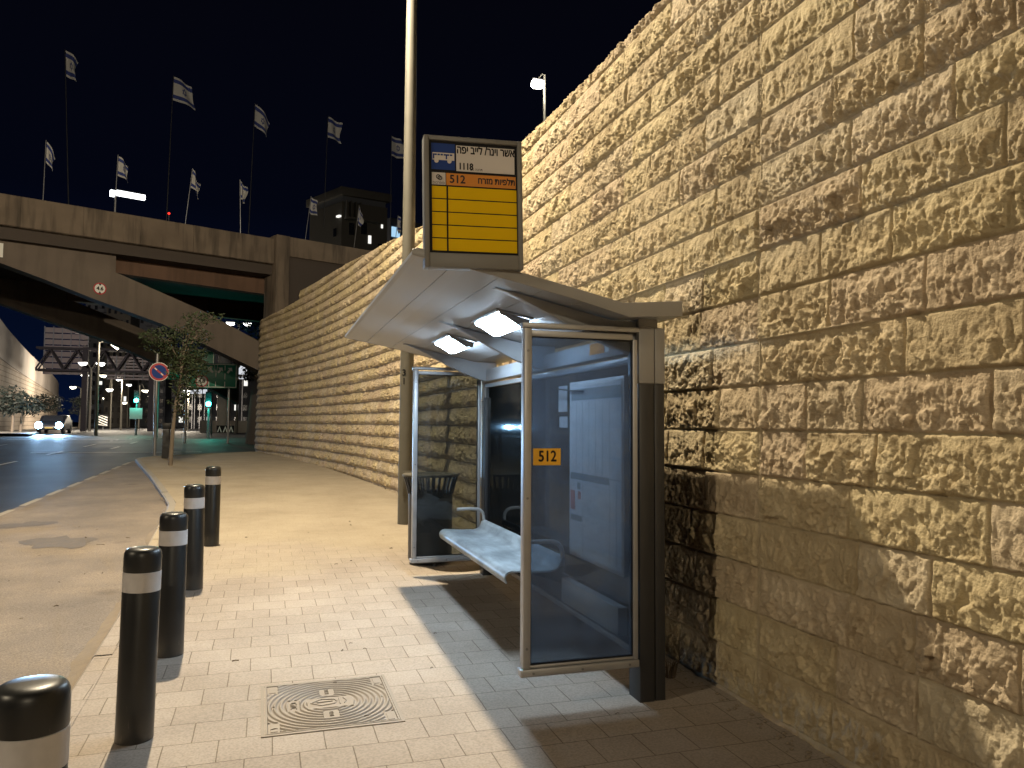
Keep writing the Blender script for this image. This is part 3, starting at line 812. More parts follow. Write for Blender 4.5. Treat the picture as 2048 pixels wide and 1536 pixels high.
# brackets that carry the roof
for yb in (.06, 1.66, 3.44):
    mb = MB()
    tops = [(x, under_z(x) - .007) for x in np.linspace(-.16, .585, 9)] + [(.80, 2.36)]
    lows = [(.80, 2.17), (.70, 2.165), (.60, 2.19), (.45, 2.245), (.30, 2.315), (.14, 2.395), (-.01, 2.465), (-.12, 2.507), (-.16, 2.515)]
    mb.prism(tops + lows, 'y', yb - .028, yb + .028)
    sp(mb, 'roof_bracket', MT['roof_paint'], bevel=.006)
# ceiling lamps
for y0, y1 in ((.64, 1.27), (2.16, 2.78)):
    mb = MB()
    x0, x1 = .03, .25
    za, zb_ = under_z(x0), under_z(x1)
    mb.prism([(x0 - .02, za + .003), (x1 + .02, zb_ - .001), (x1 + .02, zb_ - .016), (x0 - .02, za - .012)], 'y', y0 - .03, y1 + .03)
    for e0, e1 in ((y0 - .022, y0 - .002), (y1 + .002, y1 + .022)):
        mb.prism([(x0, za - .013), (x1, zb_ - .017), (x1 - .015, zb_ - .058), (x1 - .07, zb_ - .064), (x0 + .05, za - .050), (x0 + .01, za - .035)], 'y', e0, e1)
    lampo = sp(mb, 'ceiling_lamp', MT['grey_paint'], bevel=.003)
    mb = MB()
    mb.prism([(x0 + .004, za - .0135), (x1 - .004, zb_ - .0175), (x1 - .018, zb_ - .053), (x1 - .07, zb_ - .060), (x0 + .05, za - .047), (x0 + .012, za - .033)], 'y', y0, y1)
    mb.build('lamp_lens', MT['led'], lampo)
# posts, with their light upper sleeve
for ya, yb in ((-.02, .13), (SL - .12, SL + .03)):
    mb = MB(); mb.box(.735, .832, ya, yb, ZB - .1, 1.974); mb.box(.838, .905, ya + .004, yb - .004, ZB - .1, 1.974); mb.box(.83, .84, ya + .02, yb - .02, ZB, 1.97)
    po = sp(mb, 'post', MT['dark_paint'], bevel=.004)
    mb = MB(); mb.box(.732, .833, ya - .003, yb + .003, 1.976, 2.322); mb.box(.839, .908, ya, yb, 1.976, 2.318); mb.box(.82, .85, ya + .02, yb - .02, 1.98, 2.31)
    mb.box(.74, .87, ya + .02, yb - .02, 2.31, 2.372)
    mb.build('post_sleeve', MT['grey_paint'], po, bevel=.004)
# header between the posts
mb = MB(); mb.box(.70, .80, .13, SL - .12, 2.165, 2.285)
hd = sp(mb, 'header_beam', MT['roof_paint'], bevel=.006)
mb = MB(); mb.box(.6955, .699, .42, .66, 2.20, 2.275); mb.build('orange_notice', MT['sign_orange'], hd)
mb = MB(); mb.box(.6955, .699, .34, .40, 2.20, 2.275); mb.build('white_notice', MT['white'], hd)
# back wall: frame and dark glass
mb = MB()
mb.box(.735, .775, .135, SL - .125, 2.105, 2.145); mb.box(.735, .775, .135, SL - .125, .335, .375)

bf = sp(mb, 'back_frame', MT['aluminium'], bevel=.003)
MT['back_glass'] = glass_mat('back_glass', (0.16, 0.185, 0.20), 0.035, (0.3, 0.36, 0.42), 0.03)
mb = MB(); mb.box(.750, .758, .14, SL - .13, .378, 2.102)
mb.build('back_glass', MT['back_glass'], bf)
# dark cover strip beside the far post
mb = MB(); mb.box(.722, .76, SL - .215, SL - .128, .34, 2.0); sp(mb, 'cover_strip', MT['dark_paint'], bevel=.003)
# side panels
MT['side_glass'] = glass_mat('side_glass', (0.40, 0.43, 0.43), 0.05, (0.36, 0.41, 0.47), 0.015)
MT['near_glass'] = glass_mat('near_glass', (0.42, 0.47, 0.52), 0.135, (0.38, 0.47, 0.60), 0.03)
def side_panel(y, gmat):
    mb = MB()
    mb.box(0, .045, y - .03, y + .03, .335, 2.283)                       # outer stile
    mb.box(.692, .722, y - .022, y + .022, .335, 2.24)                   # inner stile
    mb.box(.046, .691, y - .02, y + .02, 2.236, 2.272)                   # top rail
    mb.box(-.012, .728, y - .034, y + .034, 2.284, 2.314)                # cap
    mb.box(.046, .691, y - .02, y + .02, .337, .352)
    mb.box(-.014, .724, y - .036, y + .036, .292, .334)                  # bottom rail
    pn = sp(mb, 'side_panel', MT['aluminium'], bevel=.0035)
    mb = MB(); mb.box(.043, .694, y - .005, y + .005, .350, 2.238)
    mb.build('panel_glass', gmat, pn)
    for bxp, bzp in ((.022, .45), (.022, 1.3), (.022, 2.15), (.36, .312), (.66, .312), (.06, .312)):
        mb = MB(); mb.prism([(bxp + .0075 * math.cos(q), bzp + .0075 * math.sin(q)) for q in np.linspace(0, 2 * math.pi, 9)[:-1]], 'y', y - (.0405 if bzp < .33 else .0345), y - (.0365 if bzp < .33 else .0305))
        mb.build('bolt', MT['steel'], pn)
    # black gasket round the glass
    mb = MB()
    for a in ((.0465, .051, .353, 2.235), (.686, .6905, .353, 2.235), (.0515, .6855, 2.2305, 2.2355), (.0515, .6855, .3535, .3585)):
        mb.box(a[0], a[1], y - .012, y + .012, a[2], a[3])
    mb.build('gasket', MT['black'], pn)
    return pn
near_panel = side_panel(0.0, MT['near_glass'])
far_panel = side_panel(SL, MT['side_glass'])
mb = MB(); mb.box(.062, .232, -.0085, -.0062, 1.487, 1.584)
stk = mb.build('route_sticker', MT['sticker_yellow'], near_panel)
mb = MB(); put_text(mb, '512', .088, Vector((.150, -.0092, 1.536)), sx=.86, bold=.0022)
mb.build('route_number', MT['ink'], stk)
# timetable case on the back wall (faces the street)
mb = MB(); mb.box(.688, .722, .10, 1.02, .79, 2.03)
tt = sp(mb, 'timetable_case', MT['aluminium'], bevel=.004)
mb = MB(); mb.box(.6850, .6872, .125, .995, .815, 2.005); mb.build('timetable_sheet', MT['paper'], tt)
mb = MB()
for k in range(6): 
    yv = .30 + .115 * k
    mb.box(.6842, .6848, yv, yv + .004, 1.39, 1.885)
for yv, z0, z1 in ((.30, .83, 1.36), (.20, .83, 1.36), (.755, .83, 1.33)):
    mb.box(.6842, .6848, yv, yv + .004, z0, z1)
mb.box(.6842, .6848, .13, .30, 1.372, 1.377)
mb.box(.6838, .6848, .13, .97, 1.895, 1.975)
mb.box(.6838, .6848, .31, .985, 1.335, 1.383)
mb.box(.6838, .6848, .775, .985, 1.045, 1.085)
mb.box(.6838, .6848, .80, .86, 1.27, 1.315)
for k in range(26):
    yy = .38 + .5 * rnd.random(); zz = .9 + .35 * rnd.random()
    if yy > .74: continue
    mb.box(.6842, .6848, yy, yy + .02 + .05 * rnd.random(), zz, zz + .004)
mb.build('timetable_print', MT['paper_grey'], tt)
mb = MB(); mb.box(.6836, .6847, .90, .985, 1.12, 1.255); mb.box(.6836, .6847, .79, .845, 1.20, 1.255); mb.build('red_picture', MT['paper_red'], tt)
# two pasted notices on the back glass, and the low rail under the case
mb = MB(); mb.box(.7445, .7485, 1.22, 1.40, 1.82, 2.02); sp(mb, 'pasted_notice', MT['paper'])
mb = MB(); mb.box(.7445, .7485, 1.21, 1.38, 1.70, 1.785); sp(mb, 'pasted_notice', MT['paper'])
mb = MB(); mb.box(.665, .73, .14, 1.12, .43, .60); sp(mb, 'lower_rail', MT['grey_paint'], bevel=.005)
mb = MB(); mb.tube([(.67, 1.35, 2.00), (.66, 1.15, 1.985), (.665, .9, 1.965), (.67, .72, 1.955)], .006, 6); sp(mb, 'loose_cable', MT['black'], smooth=True)

# ---- bench hung between the posts
bench = thing('bench', 'pale blue-grey metal bench seat with curled edges inside the bus shelter', 'bench', SH_LOC, SH_RZ)
prof = [(.212, .598), (.200, .618), (.197, .642), (.206, .664), (.226, .680), (.255, .686), (.33, .680), (.44, .674), (.54, .674), (.585, .682), (.608, .702), (.622, .738), (.636, .762), (.655, .770)]
th = .011
inner = []
for i, p in enumerate(prof):
    a = Vector(prof[max(i - 1, 0)]); b_ = Vector(prof[min(i + 1, len(prof) - 1)]); t_ = (b_ - a).normalized()
    inner.append((p[0] + t_.y * th, p[1] - t_.x * th))
mb = MB(); mb.prism(prof + inner[::-1], 'y', 1.02, 3.28)
mb.build('seat', MT['bench_paint'], bench, smooth=True, loc=(0, 0, -ZB))
for yv in (1.045, 3.255):
    mb = MB(); mb.tube([(.37, yv, .878), (.52, yv, .88), (.575, yv, .875), (.61, yv, .86), (.634, yv, .835), (.643, yv, .80), (.645, yv, .70)], .0165, 12)
    mb.build('armrest', MT['grey_paint'], bench, smooth=True, loc=(0, 0, -ZB))
for yv in (1.30, 3.0):
    mb = MB(); mb.prism([(.30, .662), (.74, .655), (.74, .52), (.66, .55)], 'y', yv - .02, yv + .02)
    mb.build('bracket', MT['dark_paint'], bench, loc=(0, 0, -ZB))
mb = MB(); mb.box(.735, .775, 1.0, 3.3, .54, .60); mb.build('support_rail', MT['dark_paint'], bench, loc=(0, 0, -ZB))

# ---- bus stop sign standing on the roof
SW, SHH = .545, .645
sign = thing('bus_stop_sign', 'bus stop sign with blue bus symbol and yellow route rows on the shelter roof', 'bus stop sign', (1.072, 4.055, 2.60), -R(4))
tilt = Matrix.Rotation(-R(1.2), 4, 'Y')
def sg(mb, name, mat, parent=None, **k):
    mb.xform(tilt)
    return mb.build(name, mat, parent or sign, **k)
def uv(u, v): return (-SW / 2 + u * SW, .045 + (1 - v) * SHH)
mb = MB()
fw = .026
mb.box(-SW / 2, -SW / 2 + fw, -.045, .045, -.03, .045 + SHH); mb.box(SW / 2 - fw, SW / 2, -.045, .045, -.03, .045 + SHH)
mb.box(-SW / 2 + fw, SW / 2 - fw, -.044, .044, .045 + SHH - fw, .044 + SHH); mb.box(-SW / 2 + fw, SW / 2 - fw, -.044, .044, -.03, .048)
sg(mb, 'sign_frame', MT['sign_frame_paint'], bevel=.004)
mb = MB(); mb.box(-SW / 2 + fw, SW / 2 - fw, -.030, .03, .049, .045 + SHH - fw); board = sg(mb, 'sign_board', MT['black'])
def plate(u0, u1, v0, v1, y=-.0325):
    mb = MB(); a = uv(u0, v1); c = uv(u1, v0); mb.box(a[0], c[0], y, -.0302, a[1], c[1]); return mb
bl = sg(plate(.075, .312, .062, .285), 'bus_panel', MT['sign_blue'], board)
wp = sg(plate(.325, .925, .070, .290), 'name_panel', MT['sign_white'], board)
orp = sg(plate(.222, .935, .312, .415), 'route_panel', MT['sign_orange'], board)
lg = sg(plate(.078, .215, .312, .415), 'operator_panel', MT['sign_white'], board)
for k in range(5):
    v0 = .428 + .111 * k
    sg(plate(.078, .222, v0, v0 + .101), 'yellow_row', MT['sign_yellow'], board)
    sg(plate(.240, .940, v0, v0 + .101), 'yellow_row', MT['sign_yellow'], board)
def ftext(txt, size, u, v, sx=1.0, align='CENTER', bold=0.0, y=-.0331):
    mb = MB(); a = uv(u, v); put_text(mb, txt, size, Vector((a[0], y, a[1])), sx, align=align, bold=bold); return mb
sg(ftext('אשר וינר/ לייב יפה', .062, .628, .108, .71, bold=.0016), 'street_name', MT['black'], wp)
sg(ftext('1118', .052, .345, .250, .80, 'LEFT', .0016), 'stop_number', MT['black'], wp)
sg(ftext("תחנה מס'", .020, .525, .270, .9), 'small_print', MT['black'], wp)
sg(ftext('512', .062, .335, .364, .95, bold=.0016), 'route_number', MT['ink'], orp)
sg(ftext('תלפיות מזרח', .049, .735, .364, .80, bold=.0015), 'destination', MT['ink'], orp)
mb = ftext('סופרבוס', .021, .146, .400, .9)
for du, dv in ((-.006, -.004), (.010, .006)):
    a = uv(.148 + du, .352 + dv)
    mb.tube([(a[0] + .0105 * math.cos(q), -.034, a[1] + .0105 * math.sin(q)) for q in np.linspace(0, 2 * math.pi, 19)], .0022, 5, False)
sg(mb, 'operator_mark', MT['black'], lg)
# bus pictogram
mb = MB()
a = uv(.085, .205); c = uv(.305, .142)
mb.box(a[0], c[0], -.0335, -.0328, a[1], c[1])
for u in (.125, .255):
    w_ = uv(u, .212); mb.prism([(w_[0] + .012 * math.cos(q), w_[1] + .012 * math.sin(q)) for q in np.linspace(0, 2 * math.pi, 17)[:-1]], 'y', -.0345, -.0329)
pg = sg(mb, 'bus_symbol', MT['sign_white'], bl)
mb = MB()
for k in range(6):
    a = uv(.105 + .031 * k, .166); c = uv(.129 + .031 * k, .153); mb.box(a[0], c[0], -.0345, -.0337, a[1], c[1])
for u in (.090, .218):
    a = uv(u, .196); c = uv(u + .014, .153); mb.box(a[0], c[0], -.0345, -.0337, a[1], c[1])
sg(mb, 'bus_windows', MT['sign_blue'], pg)

# ================================================================== BOLLARDS
def make_bollard():
    b = thing('bollard', 'x', 'bollard', group='bollards along the kerb')
    mb = MB(); mb.lathe([(.0925, -.12), (.0925, .752), (.0910, .757)], n=48)
    mb.build('shaft', MT['bollard_black'], b, smooth=True)
    mb = MB(); mb.lathe([(.0905, .757), (.0935, .759), (.0935, .857), (.0905, .859)], n=48)
    mb.build('reflective_band', MT['reflective_band'], b, smooth=True)
    mb = MB(); mb.lathe([(.0912, .859), (.0925, .863), (.0925, .935), (.0905, .953), (.0850, .967), (.0760, .976), (.058, .981), (.03, .983), (.004, .9835)], n=48)
    mb.build('cap', MT['bollard_black'], b, smooth=True)
    return b
bol = make_bollard()
spots = [(-.590, 2.40, 0.010, 'nearest black bollard, cut off by the corner of the picture'),
         (-.612, 4.49, 0.020, 'second black bollard from the camera, leaning slightly right, beside the drain cover'),
         (-.600, 5.92, 0.004, 'middle black bollard of the row of five along the kerb'),
         (-.622, 7.98, 0.006, 'fourth black bollard, just in front of the farthest one'),
         (-.608, 10.38, -0.006, 'farthest black bollard, where the pavement turns sandy')]
for i, (x, y, t_, lb) in enumerate(spots):
    o = bol if i == 0 else copy_tree(bol)
    o.location = (x, y, gz(y)); o.rotation_euler = (0.004 * ((i * 7) % 3 - 1), t_, 0.7 * i); o['label'] = lb

# ================================================================== DRAIN COVER
def make_cover():
    W, D = .715, .735
    root = thing('drain_cover', 'square cast iron drain cover with concentric rings set in the pavers', 'drain cover', (.392, 4.70, gz(4.70) + .001), 0)
    root.rotation_euler = (math.atan(SLOPE), 0, R(.3))
    n = 230
    xx, yy = np.meshgrid(np.linspace(-W / 2, W / 2, n), np.linspace(-D / 2, D / 2, n), indexing='ij')
    r = np.hypot(xx, yy)
    z = .004 + .0042 * np.clip(np.sin(2 * math.pi * (r - .062) / .0335) * 1.6, -1, 1)
    def flat(x0, x1, y0, y1, h):
        m = (xx > x0) & (xx < x1) & (yy > y0) & (yy < y1); z[m] = h
    flat(-.125, .135, -.082, .072, .0075)
    flat(-.235, -.165, -.085, .085, .0015)
    flat(-.045, .045, .125, .225, .0015); flat(-.045, .045, -.225, -.125, .0015)
    for sx_ in (-1, 1):
        for sy_ in (-1, 1):
            cx_, cy_ = sx_ * (W / 2 - .045), sy_ * (D / 2 - .075)
            flat(cx_ - .032, cx_ + .032, cy_ - .07, cy_ + .07, .0015)
    edge = np.minimum(W / 2 - abs(xx), D / 2 - abs(yy)); z[edge < .011] = .0065; z[(edge >= .011) & (edge < .015)] = .0
    hole = np.hypot(xx - .06, yy - .315) < .014; z[hole] = -.03
    for sx_ in (-1, 1):
        hole = (np.hypot(xx - sx_ * .325, yy) < .020) & (sx_ * xx < .325); z[hole] = -.03
    me = bpy.data.meshes.new('cover_plate')
    vs_ = np.stack([xx, yy, z], -1).reshape(-1, 3)
    fs = []
    for i in range(n - 1):
        for j in range(n - 1):
            fs.append((i * n + j, (i + 1) * n + j, (i + 1) * n + j + 1, i * n + j + 1))
    me.from_pydata(vs_.tolist(), [], fs); me.materials.append(MT['cast_iron'])
    o = bpy.data.objects.new('cover_plate', me); COL.objects.link(o); o.parent = root
    mb = MB()
    for a in ((-W / 2 - .022, -W / 2 - .003, -D / 2 - .022, D / 2 + .022), (W / 2 + .003, W / 2 + .022, -D / 2 - .022, D / 2 + .022)):
        mb.box(a[0], a[1], a[2], a[3], -.05, .0045)
    for a in ((-D / 2 - .022, -D / 2 - .003), (D / 2 + .003, D / 2 + .022)):
        mb.box(-W / 2 - .002, W / 2 + .002, a[0], a[1], -.05, .0045)
    mb.build('cover_frame', MT['cast_iron'], root)
    flatm = Matrix.Identity(4)
    side = Matrix.Rotation(R(90), 4, 'Z')
    for tx_, sz_, ps_, sc_ in (('ביוב', .060, (-.20, 0, .0055), 1.15), ('B125', .034, (0, .175, .0045), 1), ('מים', .040, (0, -.175, .0045), 1)):
        mb = MB(); put_text(mb, tx_, sz_, Vector(ps_), sc_, .003, side); mb.build('raised_lettering', MT['cast_iron'], root)
    for sx_ in (-1, 1):
        for sy_ in (-1, 1):
            mb = MB(); mb.box(sx_ * (W / 2 - .045) - .018, sx_ * (W / 2 - .045) + .018, sy_ * (D / 2 - .075) - .05, sy_ * (D / 2 - .075) + .05, .0016, .0048)
            mb.build('corner_tile', MT['cast_iron'], root)
    mb = MB()   # emblem in the middle: a pointed drop with lines
    mb.tube([(-.105, -.004, .0085), (-.045, .045, .0085), (.03, .03, .0085), (.045, 0, .0085), (.03, -.035, .0085), (-.045, -.052, .0085), (-.105, -.004, .0085)], .004, 6, False)
    mb.tube([(-.07, -.004, .0085), (.02, .004, .0085)], .005, 6); mb.tube([(.06, -.05, .0085), (.06, .045, .0085)], .004, 6)
    mb.tube([(.085, -.04, .0085), (.10, .0, .0085), (.085, .04, .0085)], .004, 6)
    mb.build('emblem', MT['cast_iron'], root)
make_cover()

# ================================================================== LITTER BIN behind the shelter
bx_, by_ = 1.80, 8.62
bn = thing('litter_bin', 'dark round litter bin with slatted flared rim behind the far glass panel', 'litter bin', (bx_, by_, gz(by_)))
mb = MB(); mb.lathe([(.225, .03), (.245, .06), (.25, .80), (.24, .80), (.235, .10)], n=40); mb.build('body', MT['dark_paint'], bn, smooth=True)
mb = MB()
for k in range(26):
    a = 2 * math.pi * k / 26; ca, sa = math.cos(a), math.sin(a)
    mb.tube([(.247 * ca, .247 * sa, .78), (.262 * ca, .262 * sa, .86), (.300 * ca, .300 * sa, .975)], [.012, .012, .012], 6)
mb.build('slats', MT['dark_paint'], bn, smooth=True)
mb = MB(); mb.lathe([(.285, .970), (.318, .972), (.320, .992), (.312, 1.0), (.285, .998), (.270, .99)], n=40); mb.build('rim', MT['pole_paint'], bn, smooth=True)
for a in (.6, 2.7, 4.8):
    mb = MB(); mb.cyl((.2 * math.cos(a), .2 * math.sin(a), -.04), (.2 * math.cos(a), .2 * math.sin(a), .05), .022); mb.build('foot', MT['dark_paint'], bn)

# ================================================================== STREET LAMPS
def area_point(name, parent, loc, power, col, radius=.13):
    L = bpy.data.lights.new(name, 'POINT'); L.energy = power; L.color = col; L.shadow_soft_size = radius
    o = bpy.data.objects.new(name, L); COL.objects.link(o); o.parent = parent; o.location = loc
    return o
def big_lamp(label, base, head, power, digits=False):
    """tapered pole with a curved arm; base and head are points in the world"""
    b = Vector(base); h = Vector(head) - b
    t = thing('street_lamp', label, 'street lamp', base)
    top = h.z + .05
    mb = MB(); mb.lathe([(.112, -.15), (.112, .9), (.108, .95), (.100, 3.0), (.088, 7.0), (.068, top)], n=28)
    pole = mb.build('pole', MT['pole_paint'], t, smooth=True)
    mb = MB(); mb.box(-.06, .06, -.118, -.105, .42, .80); mb.build('access_hatch', MT['pole_paint'], pole, bevel=.004)
    if digits:
        to = Vector((0, 0, 1.725)) - b; an = math.atan2(to.y, to.x) + math.pi / 2 - R(24)
        mm = Matrix.Rotation(an, 4, 'Z') @ FACE
        mb = MB()
        n_ = Matrix.Rotation(an, 4, 'Z') @ Vector((0, -.1055, 0))
        put_text(mb, '3', .135, Vector((n_.x, n_.y, 2.27)), mat=mm, bold=.003); put_text(mb, '1', .135, Vector((n_.x, n_.y, 2.14)), mat=mm, bold=.003)
        mb.build('pole_number', MT['black'], pole)
    mb = MB(); d = Vector((h.x, h.y, 0)); ln = d.length; d.normalize()
    mb.tube([(0, 0, top - .1), (d.x * .12, d.y * .12, top + .12), (d.x * ln * .35, d.y * ln * .35, top + .27), (d.x * ln * .95, d.y * ln * .95, h.z + .27)], [.055, .05, .042, .036], 12)
    mb.build('arm', MT['pole_paint'], t, smooth=True)
    mb = MB(); mb.box(-.36, .36, -.16, .16, .17, .30); mb.xform(Matrix.Translation(h) @ Matrix.Rotation(math.atan2(d.y, d.x), 4, 'Z'))
    hd_ = mb.build('lamp_head', MT['steel'], t, bevel=.03)
    mb = MB(); mb.box(-.30, .30, -.12, .12, .155, .168); mb.xform(Matrix.Translation(h) @ Matrix.Rotation(math.atan2(d.y, d.x), 4, 'Z'))
    mb.build('lens', MT['lamp_lens'], hd_)
    area_point('lamp_light', t, h, power, LAMP_COL, .11)
    return t
big_lamp('tall tapered street lamp pole numbered 31, rising behind the bus shelter', (2.04, 11.62, gz(11.62)), LAMP_POS, LAMP_W, True)
big_lamp('street lamp of the same row standing behind the camera, out of the picture', (2.04, -19.0, gz(-19) ), (-.65, -19.6, 10.0), BACK_W)
big_lamp('street lamp on the opposite side of the road, beyond the left edge of the picture', (-17.5, -1.0, gz(-1)), (-15.0, -.6, 9.6), ACROSS_W)
# ================================================================== BRIDGE over the road
BO = Vector((-9.29, 31.75, 0)); BU = Vector((.924, .383, 0)); BN = Vector((-.383, .924, 0))
BANG = math.atan2(BU.y, BU.x)
bridge = thing('road_bridge', 'concrete road bridge with plain parapet and sloping strut crossing over the street', 'bridge', tuple(BO), BANG)
# local axes: x along the bridge, y away from the camera, z up
def stain_concrete(name, c0, c1, streak=0.55):
    m, t, b, out = new_mat(name)
    tc = t.nodes.new('ShaderNodeTexCoord')
    mp = t.nodes.new('ShaderNodeMapping'); mp.inputs['Scale'].default_value = (1.9, 1.9, .22)
    n1 = t.nodes.new('ShaderNodeTexNoise'); n1.inputs['Scale'].default_value = 1.6; n1.inputs['Detail'].default_value = 7
    n2 = t.nodes.new('ShaderNodeTexNoise'); n2.inputs['Scale'].default_value = .7; n2.inputs['Detail'].default_value = 6
    t.links.new(tc.outputs['Object'], mp.inputs[0]); t.links.new(mp.outputs[0], n1.inputs['Vector']); t.links.new(tc.outputs['Object'], n2.inputs['Vector'])
    r = t.nodes.new('ShaderNodeValToRGB')
    r.color_ramp.elements[0].position = .3; r.color_ramp.elements[0].color = tuple(c0) + (1,)
    r.color_ramp.elements[1].position = .7; r.color_ramp.elements[1].color = tuple(c1) + (1,)
    t.links.new(n2.outputs['Fac'], r.inputs[0])
    r2 = t.nodes.new('ShaderNodeValToRGB')
    r2.color_ramp.elements[0].position = .36; r2.color_ramp.elements[0].color = (1 - streak, 1 - streak, 1 - streak, 1)
    r2.color_ramp.elements[1].position = .52; r2.color_ramp.elements[1].color = (1, 1, 1, 1)
    t.links.new(n1.outputs['Fac'], r2.inputs[0])
    mx = t.nodes.new('ShaderNodeMix'); mx.data_type = 'RGBA'; mx.blend_type = 'MULTIPLY'; mx.inputs[0].default_value = .8
    t.links.new(r.outputs[0], mx.inputs[6]); t.links.new(r2.outputs[0], mx.inputs[7])
    t.links.new(mx.outputs[2], b.inputs['Base Color']); b.inputs['Roughness'].default_value = .85
    bp = t.nodes.new('ShaderNodeBump'); bp.inputs['Strength'].default_value = .2; bp.inputs['Distance'].default_value = .02
    t.links.new(n1.outputs['Fac'], bp.inputs['Height']); t.links.new(bp.outputs[0], b.inputs['Normal'])
    return m
MT['parapet'] = stain_concrete('parapet_concrete', (.115, .088, .066), (.185, .145, .11), .62)
MT['strut'] = stain_concrete('strut_concrete', (.125, .10, .085), (.16, .13, .108), .18)
MT['girder'] = stain_concrete('girder_steel', (.11, .063, .042), (.15, .088, .06), .3)
mb = MB()
x = -26.0
while x < 10.2:                      # parapet panels with fine joints
    x1 = min(x + 2.05, 10.30)
    mb.prism([(-.02, 8.82), (.22, 8.78), (.22, 9.95), (.03, 9.95), (0, 9.93)], 'x', x + .006, x1 - .006); x = x1
mb.box(-26, 10.3, .03, .2, 8.8, 9.90)
bridge_par = mb.build('parapet', MT['parapet'], bridge)
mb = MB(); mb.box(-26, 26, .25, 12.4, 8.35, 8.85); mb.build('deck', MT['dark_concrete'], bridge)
mb = MB(); mb.box(-26, 26, 12.42, 12.75, 8.0, 9.95); mb.build('rear_parapet', MT['parapet'], bridge)
mb = MB(); mb.prism([(3.9, 8.78), (26, 8.78), (26, 7.55), (10.8, 7.60), (4.15, 7.76), (3.9, 7.76)], 'y', 1.2, 1.75); mb.build('girder', MT['girder'], bridge)
mb = MB(); mb.prism([(3.9, 8.35), (14, 8.35), (14, 7.45), (3.9, 7.6)], 'y', 9.4, 9.9); mb.build('girder', MT['girder'], bridge)
strut_prof = [(-26, 8.64), (.1, 8.64), (4.02, 8.67), (4.02, 7.67), (4.3, 7.58), (7.45, 6.48), (10.1, 5.28), (12.5, 4.15), (12.5, 2.75), (10.12, 3.98), (5.84, 5.76), (3.33, 6.51), (1.46, 7.12), (0, 7.56), (-4, 8.05), (-12, 8.3), (-26, 8.35)]
for y0, y1 in ((.6, 1.3), (9.6, 10.3)):
    mb = MB(); mb.prism(strut_prof, 'y', y0, y1); mb.build('strut', MT['strut'], bridge)
def height_sign(parent, x, y, z, r, txt):
    """round height-limit sign: red ring, white face with notches, digits"""
    mb = MB(); mb.prism([(x + r * math.cos(q), z + r * math.sin(q)) for q in np.linspace(0, 2 * math.pi, 33)[:-1]], 'y', y - .03, y)
    d = mb.build('height_limit_sign', MT['sign_red'], parent)
    mb = MB(); rr = r * .80
    mb.prism([(x + rr * math.cos(q), z + rr * math.sin(q)) for q in np.linspace(0, 2 * math.pi, 33)[:-1]], 'y', y - .034, y - .0305)
    fc = mb.build('sign_face', MT['white'], d)
    mb = MB()
    for sg_ in (1, -1):
        mb.prism([(x - r * .22, z + sg_ * r * .80), (x + r * .22, z + sg_ * r * .80), (x, z + sg_ * r * .45)], 'y', y - .040, y - .0355)
    put_text(mb, txt, r * .86, Vector((x, y - .041, z)), bold=r * .035)
    mb.build('height_figure', MT['black'], fc)
    return d
height_sign(bridge, 3.47, .598, 6.95, .235, '4.6')
mb = MB(); mb.box(-.55, .23, .56, .59, 7.72, 8.24)
pb = mb.build('notice_board', MT['white'], bridge)
mb = MB(); put_text(mb, '8', .36, Vector((.03, .555, 7.98)), bold=.012); mb.build('board_figure', MT['black'], pb)
# abutment pillar and approach parapet behind the retaining wall
abut = thing('bridge_abutment', 'pale concrete pillar and approach parapet where the bridge lands behind the retaining wall', 'abutment', tuple(BO + BU * 10.32), BANG)
mb = MB(); mb.box(0, .64, -.18, 1.1, 3.0, 10.12); mb.build('pillar', MT['parapet'], abut, bevel=.03)
mb = MB(); mb.box(.645, 22, .0, .25, 9.25, 10.14); mb.build('approach_parapet', MT['parapet'], abut, bevel=.02)
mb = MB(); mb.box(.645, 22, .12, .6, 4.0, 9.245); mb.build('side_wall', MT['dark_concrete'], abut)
pier = thing('concrete_pier', 'dark grey concrete pier under the low end of the bridge strut', 'pier', (.6, 40.5, gz(40.5)), BANG)
mb = MB(); mb.prism([(-1.35, -.3), (3.5, -.3), (3.5, 3.9), (-.55, 3.5), (-1.05, 3.0), (-1.20, 1.6)], 'y', -.8, .8)
mb.build('pier_block', MT['strut'], pier, bevel=.05)

# railing along the approach road
rl = thing('railing', 'thin dark metal railing on the bridge approach in front of the dark building', 'railing', tuple(BO + BU * 11.4 + BN * 4.0 + Vector((0, 0, 9.4))), BANG)
mb = MB(); mb.box(-1.2, 14, -.02, .02, 1.32, 1.37); mb.build('top_rail', MT['steel'], rl)
mb = MB(); mb.box(-1.2, 14, -.015, .015, .78, .82); mb.build('lower_rail', MT['steel'], rl)
for k in range(13):
    mb = MB(); xx_ = -1.2 + k * 1.25; mb.box(xx_ - .02, xx_ + .02, -.02, .02, -.6, 1.32); mb.build('baluster', MT['steel'], rl)

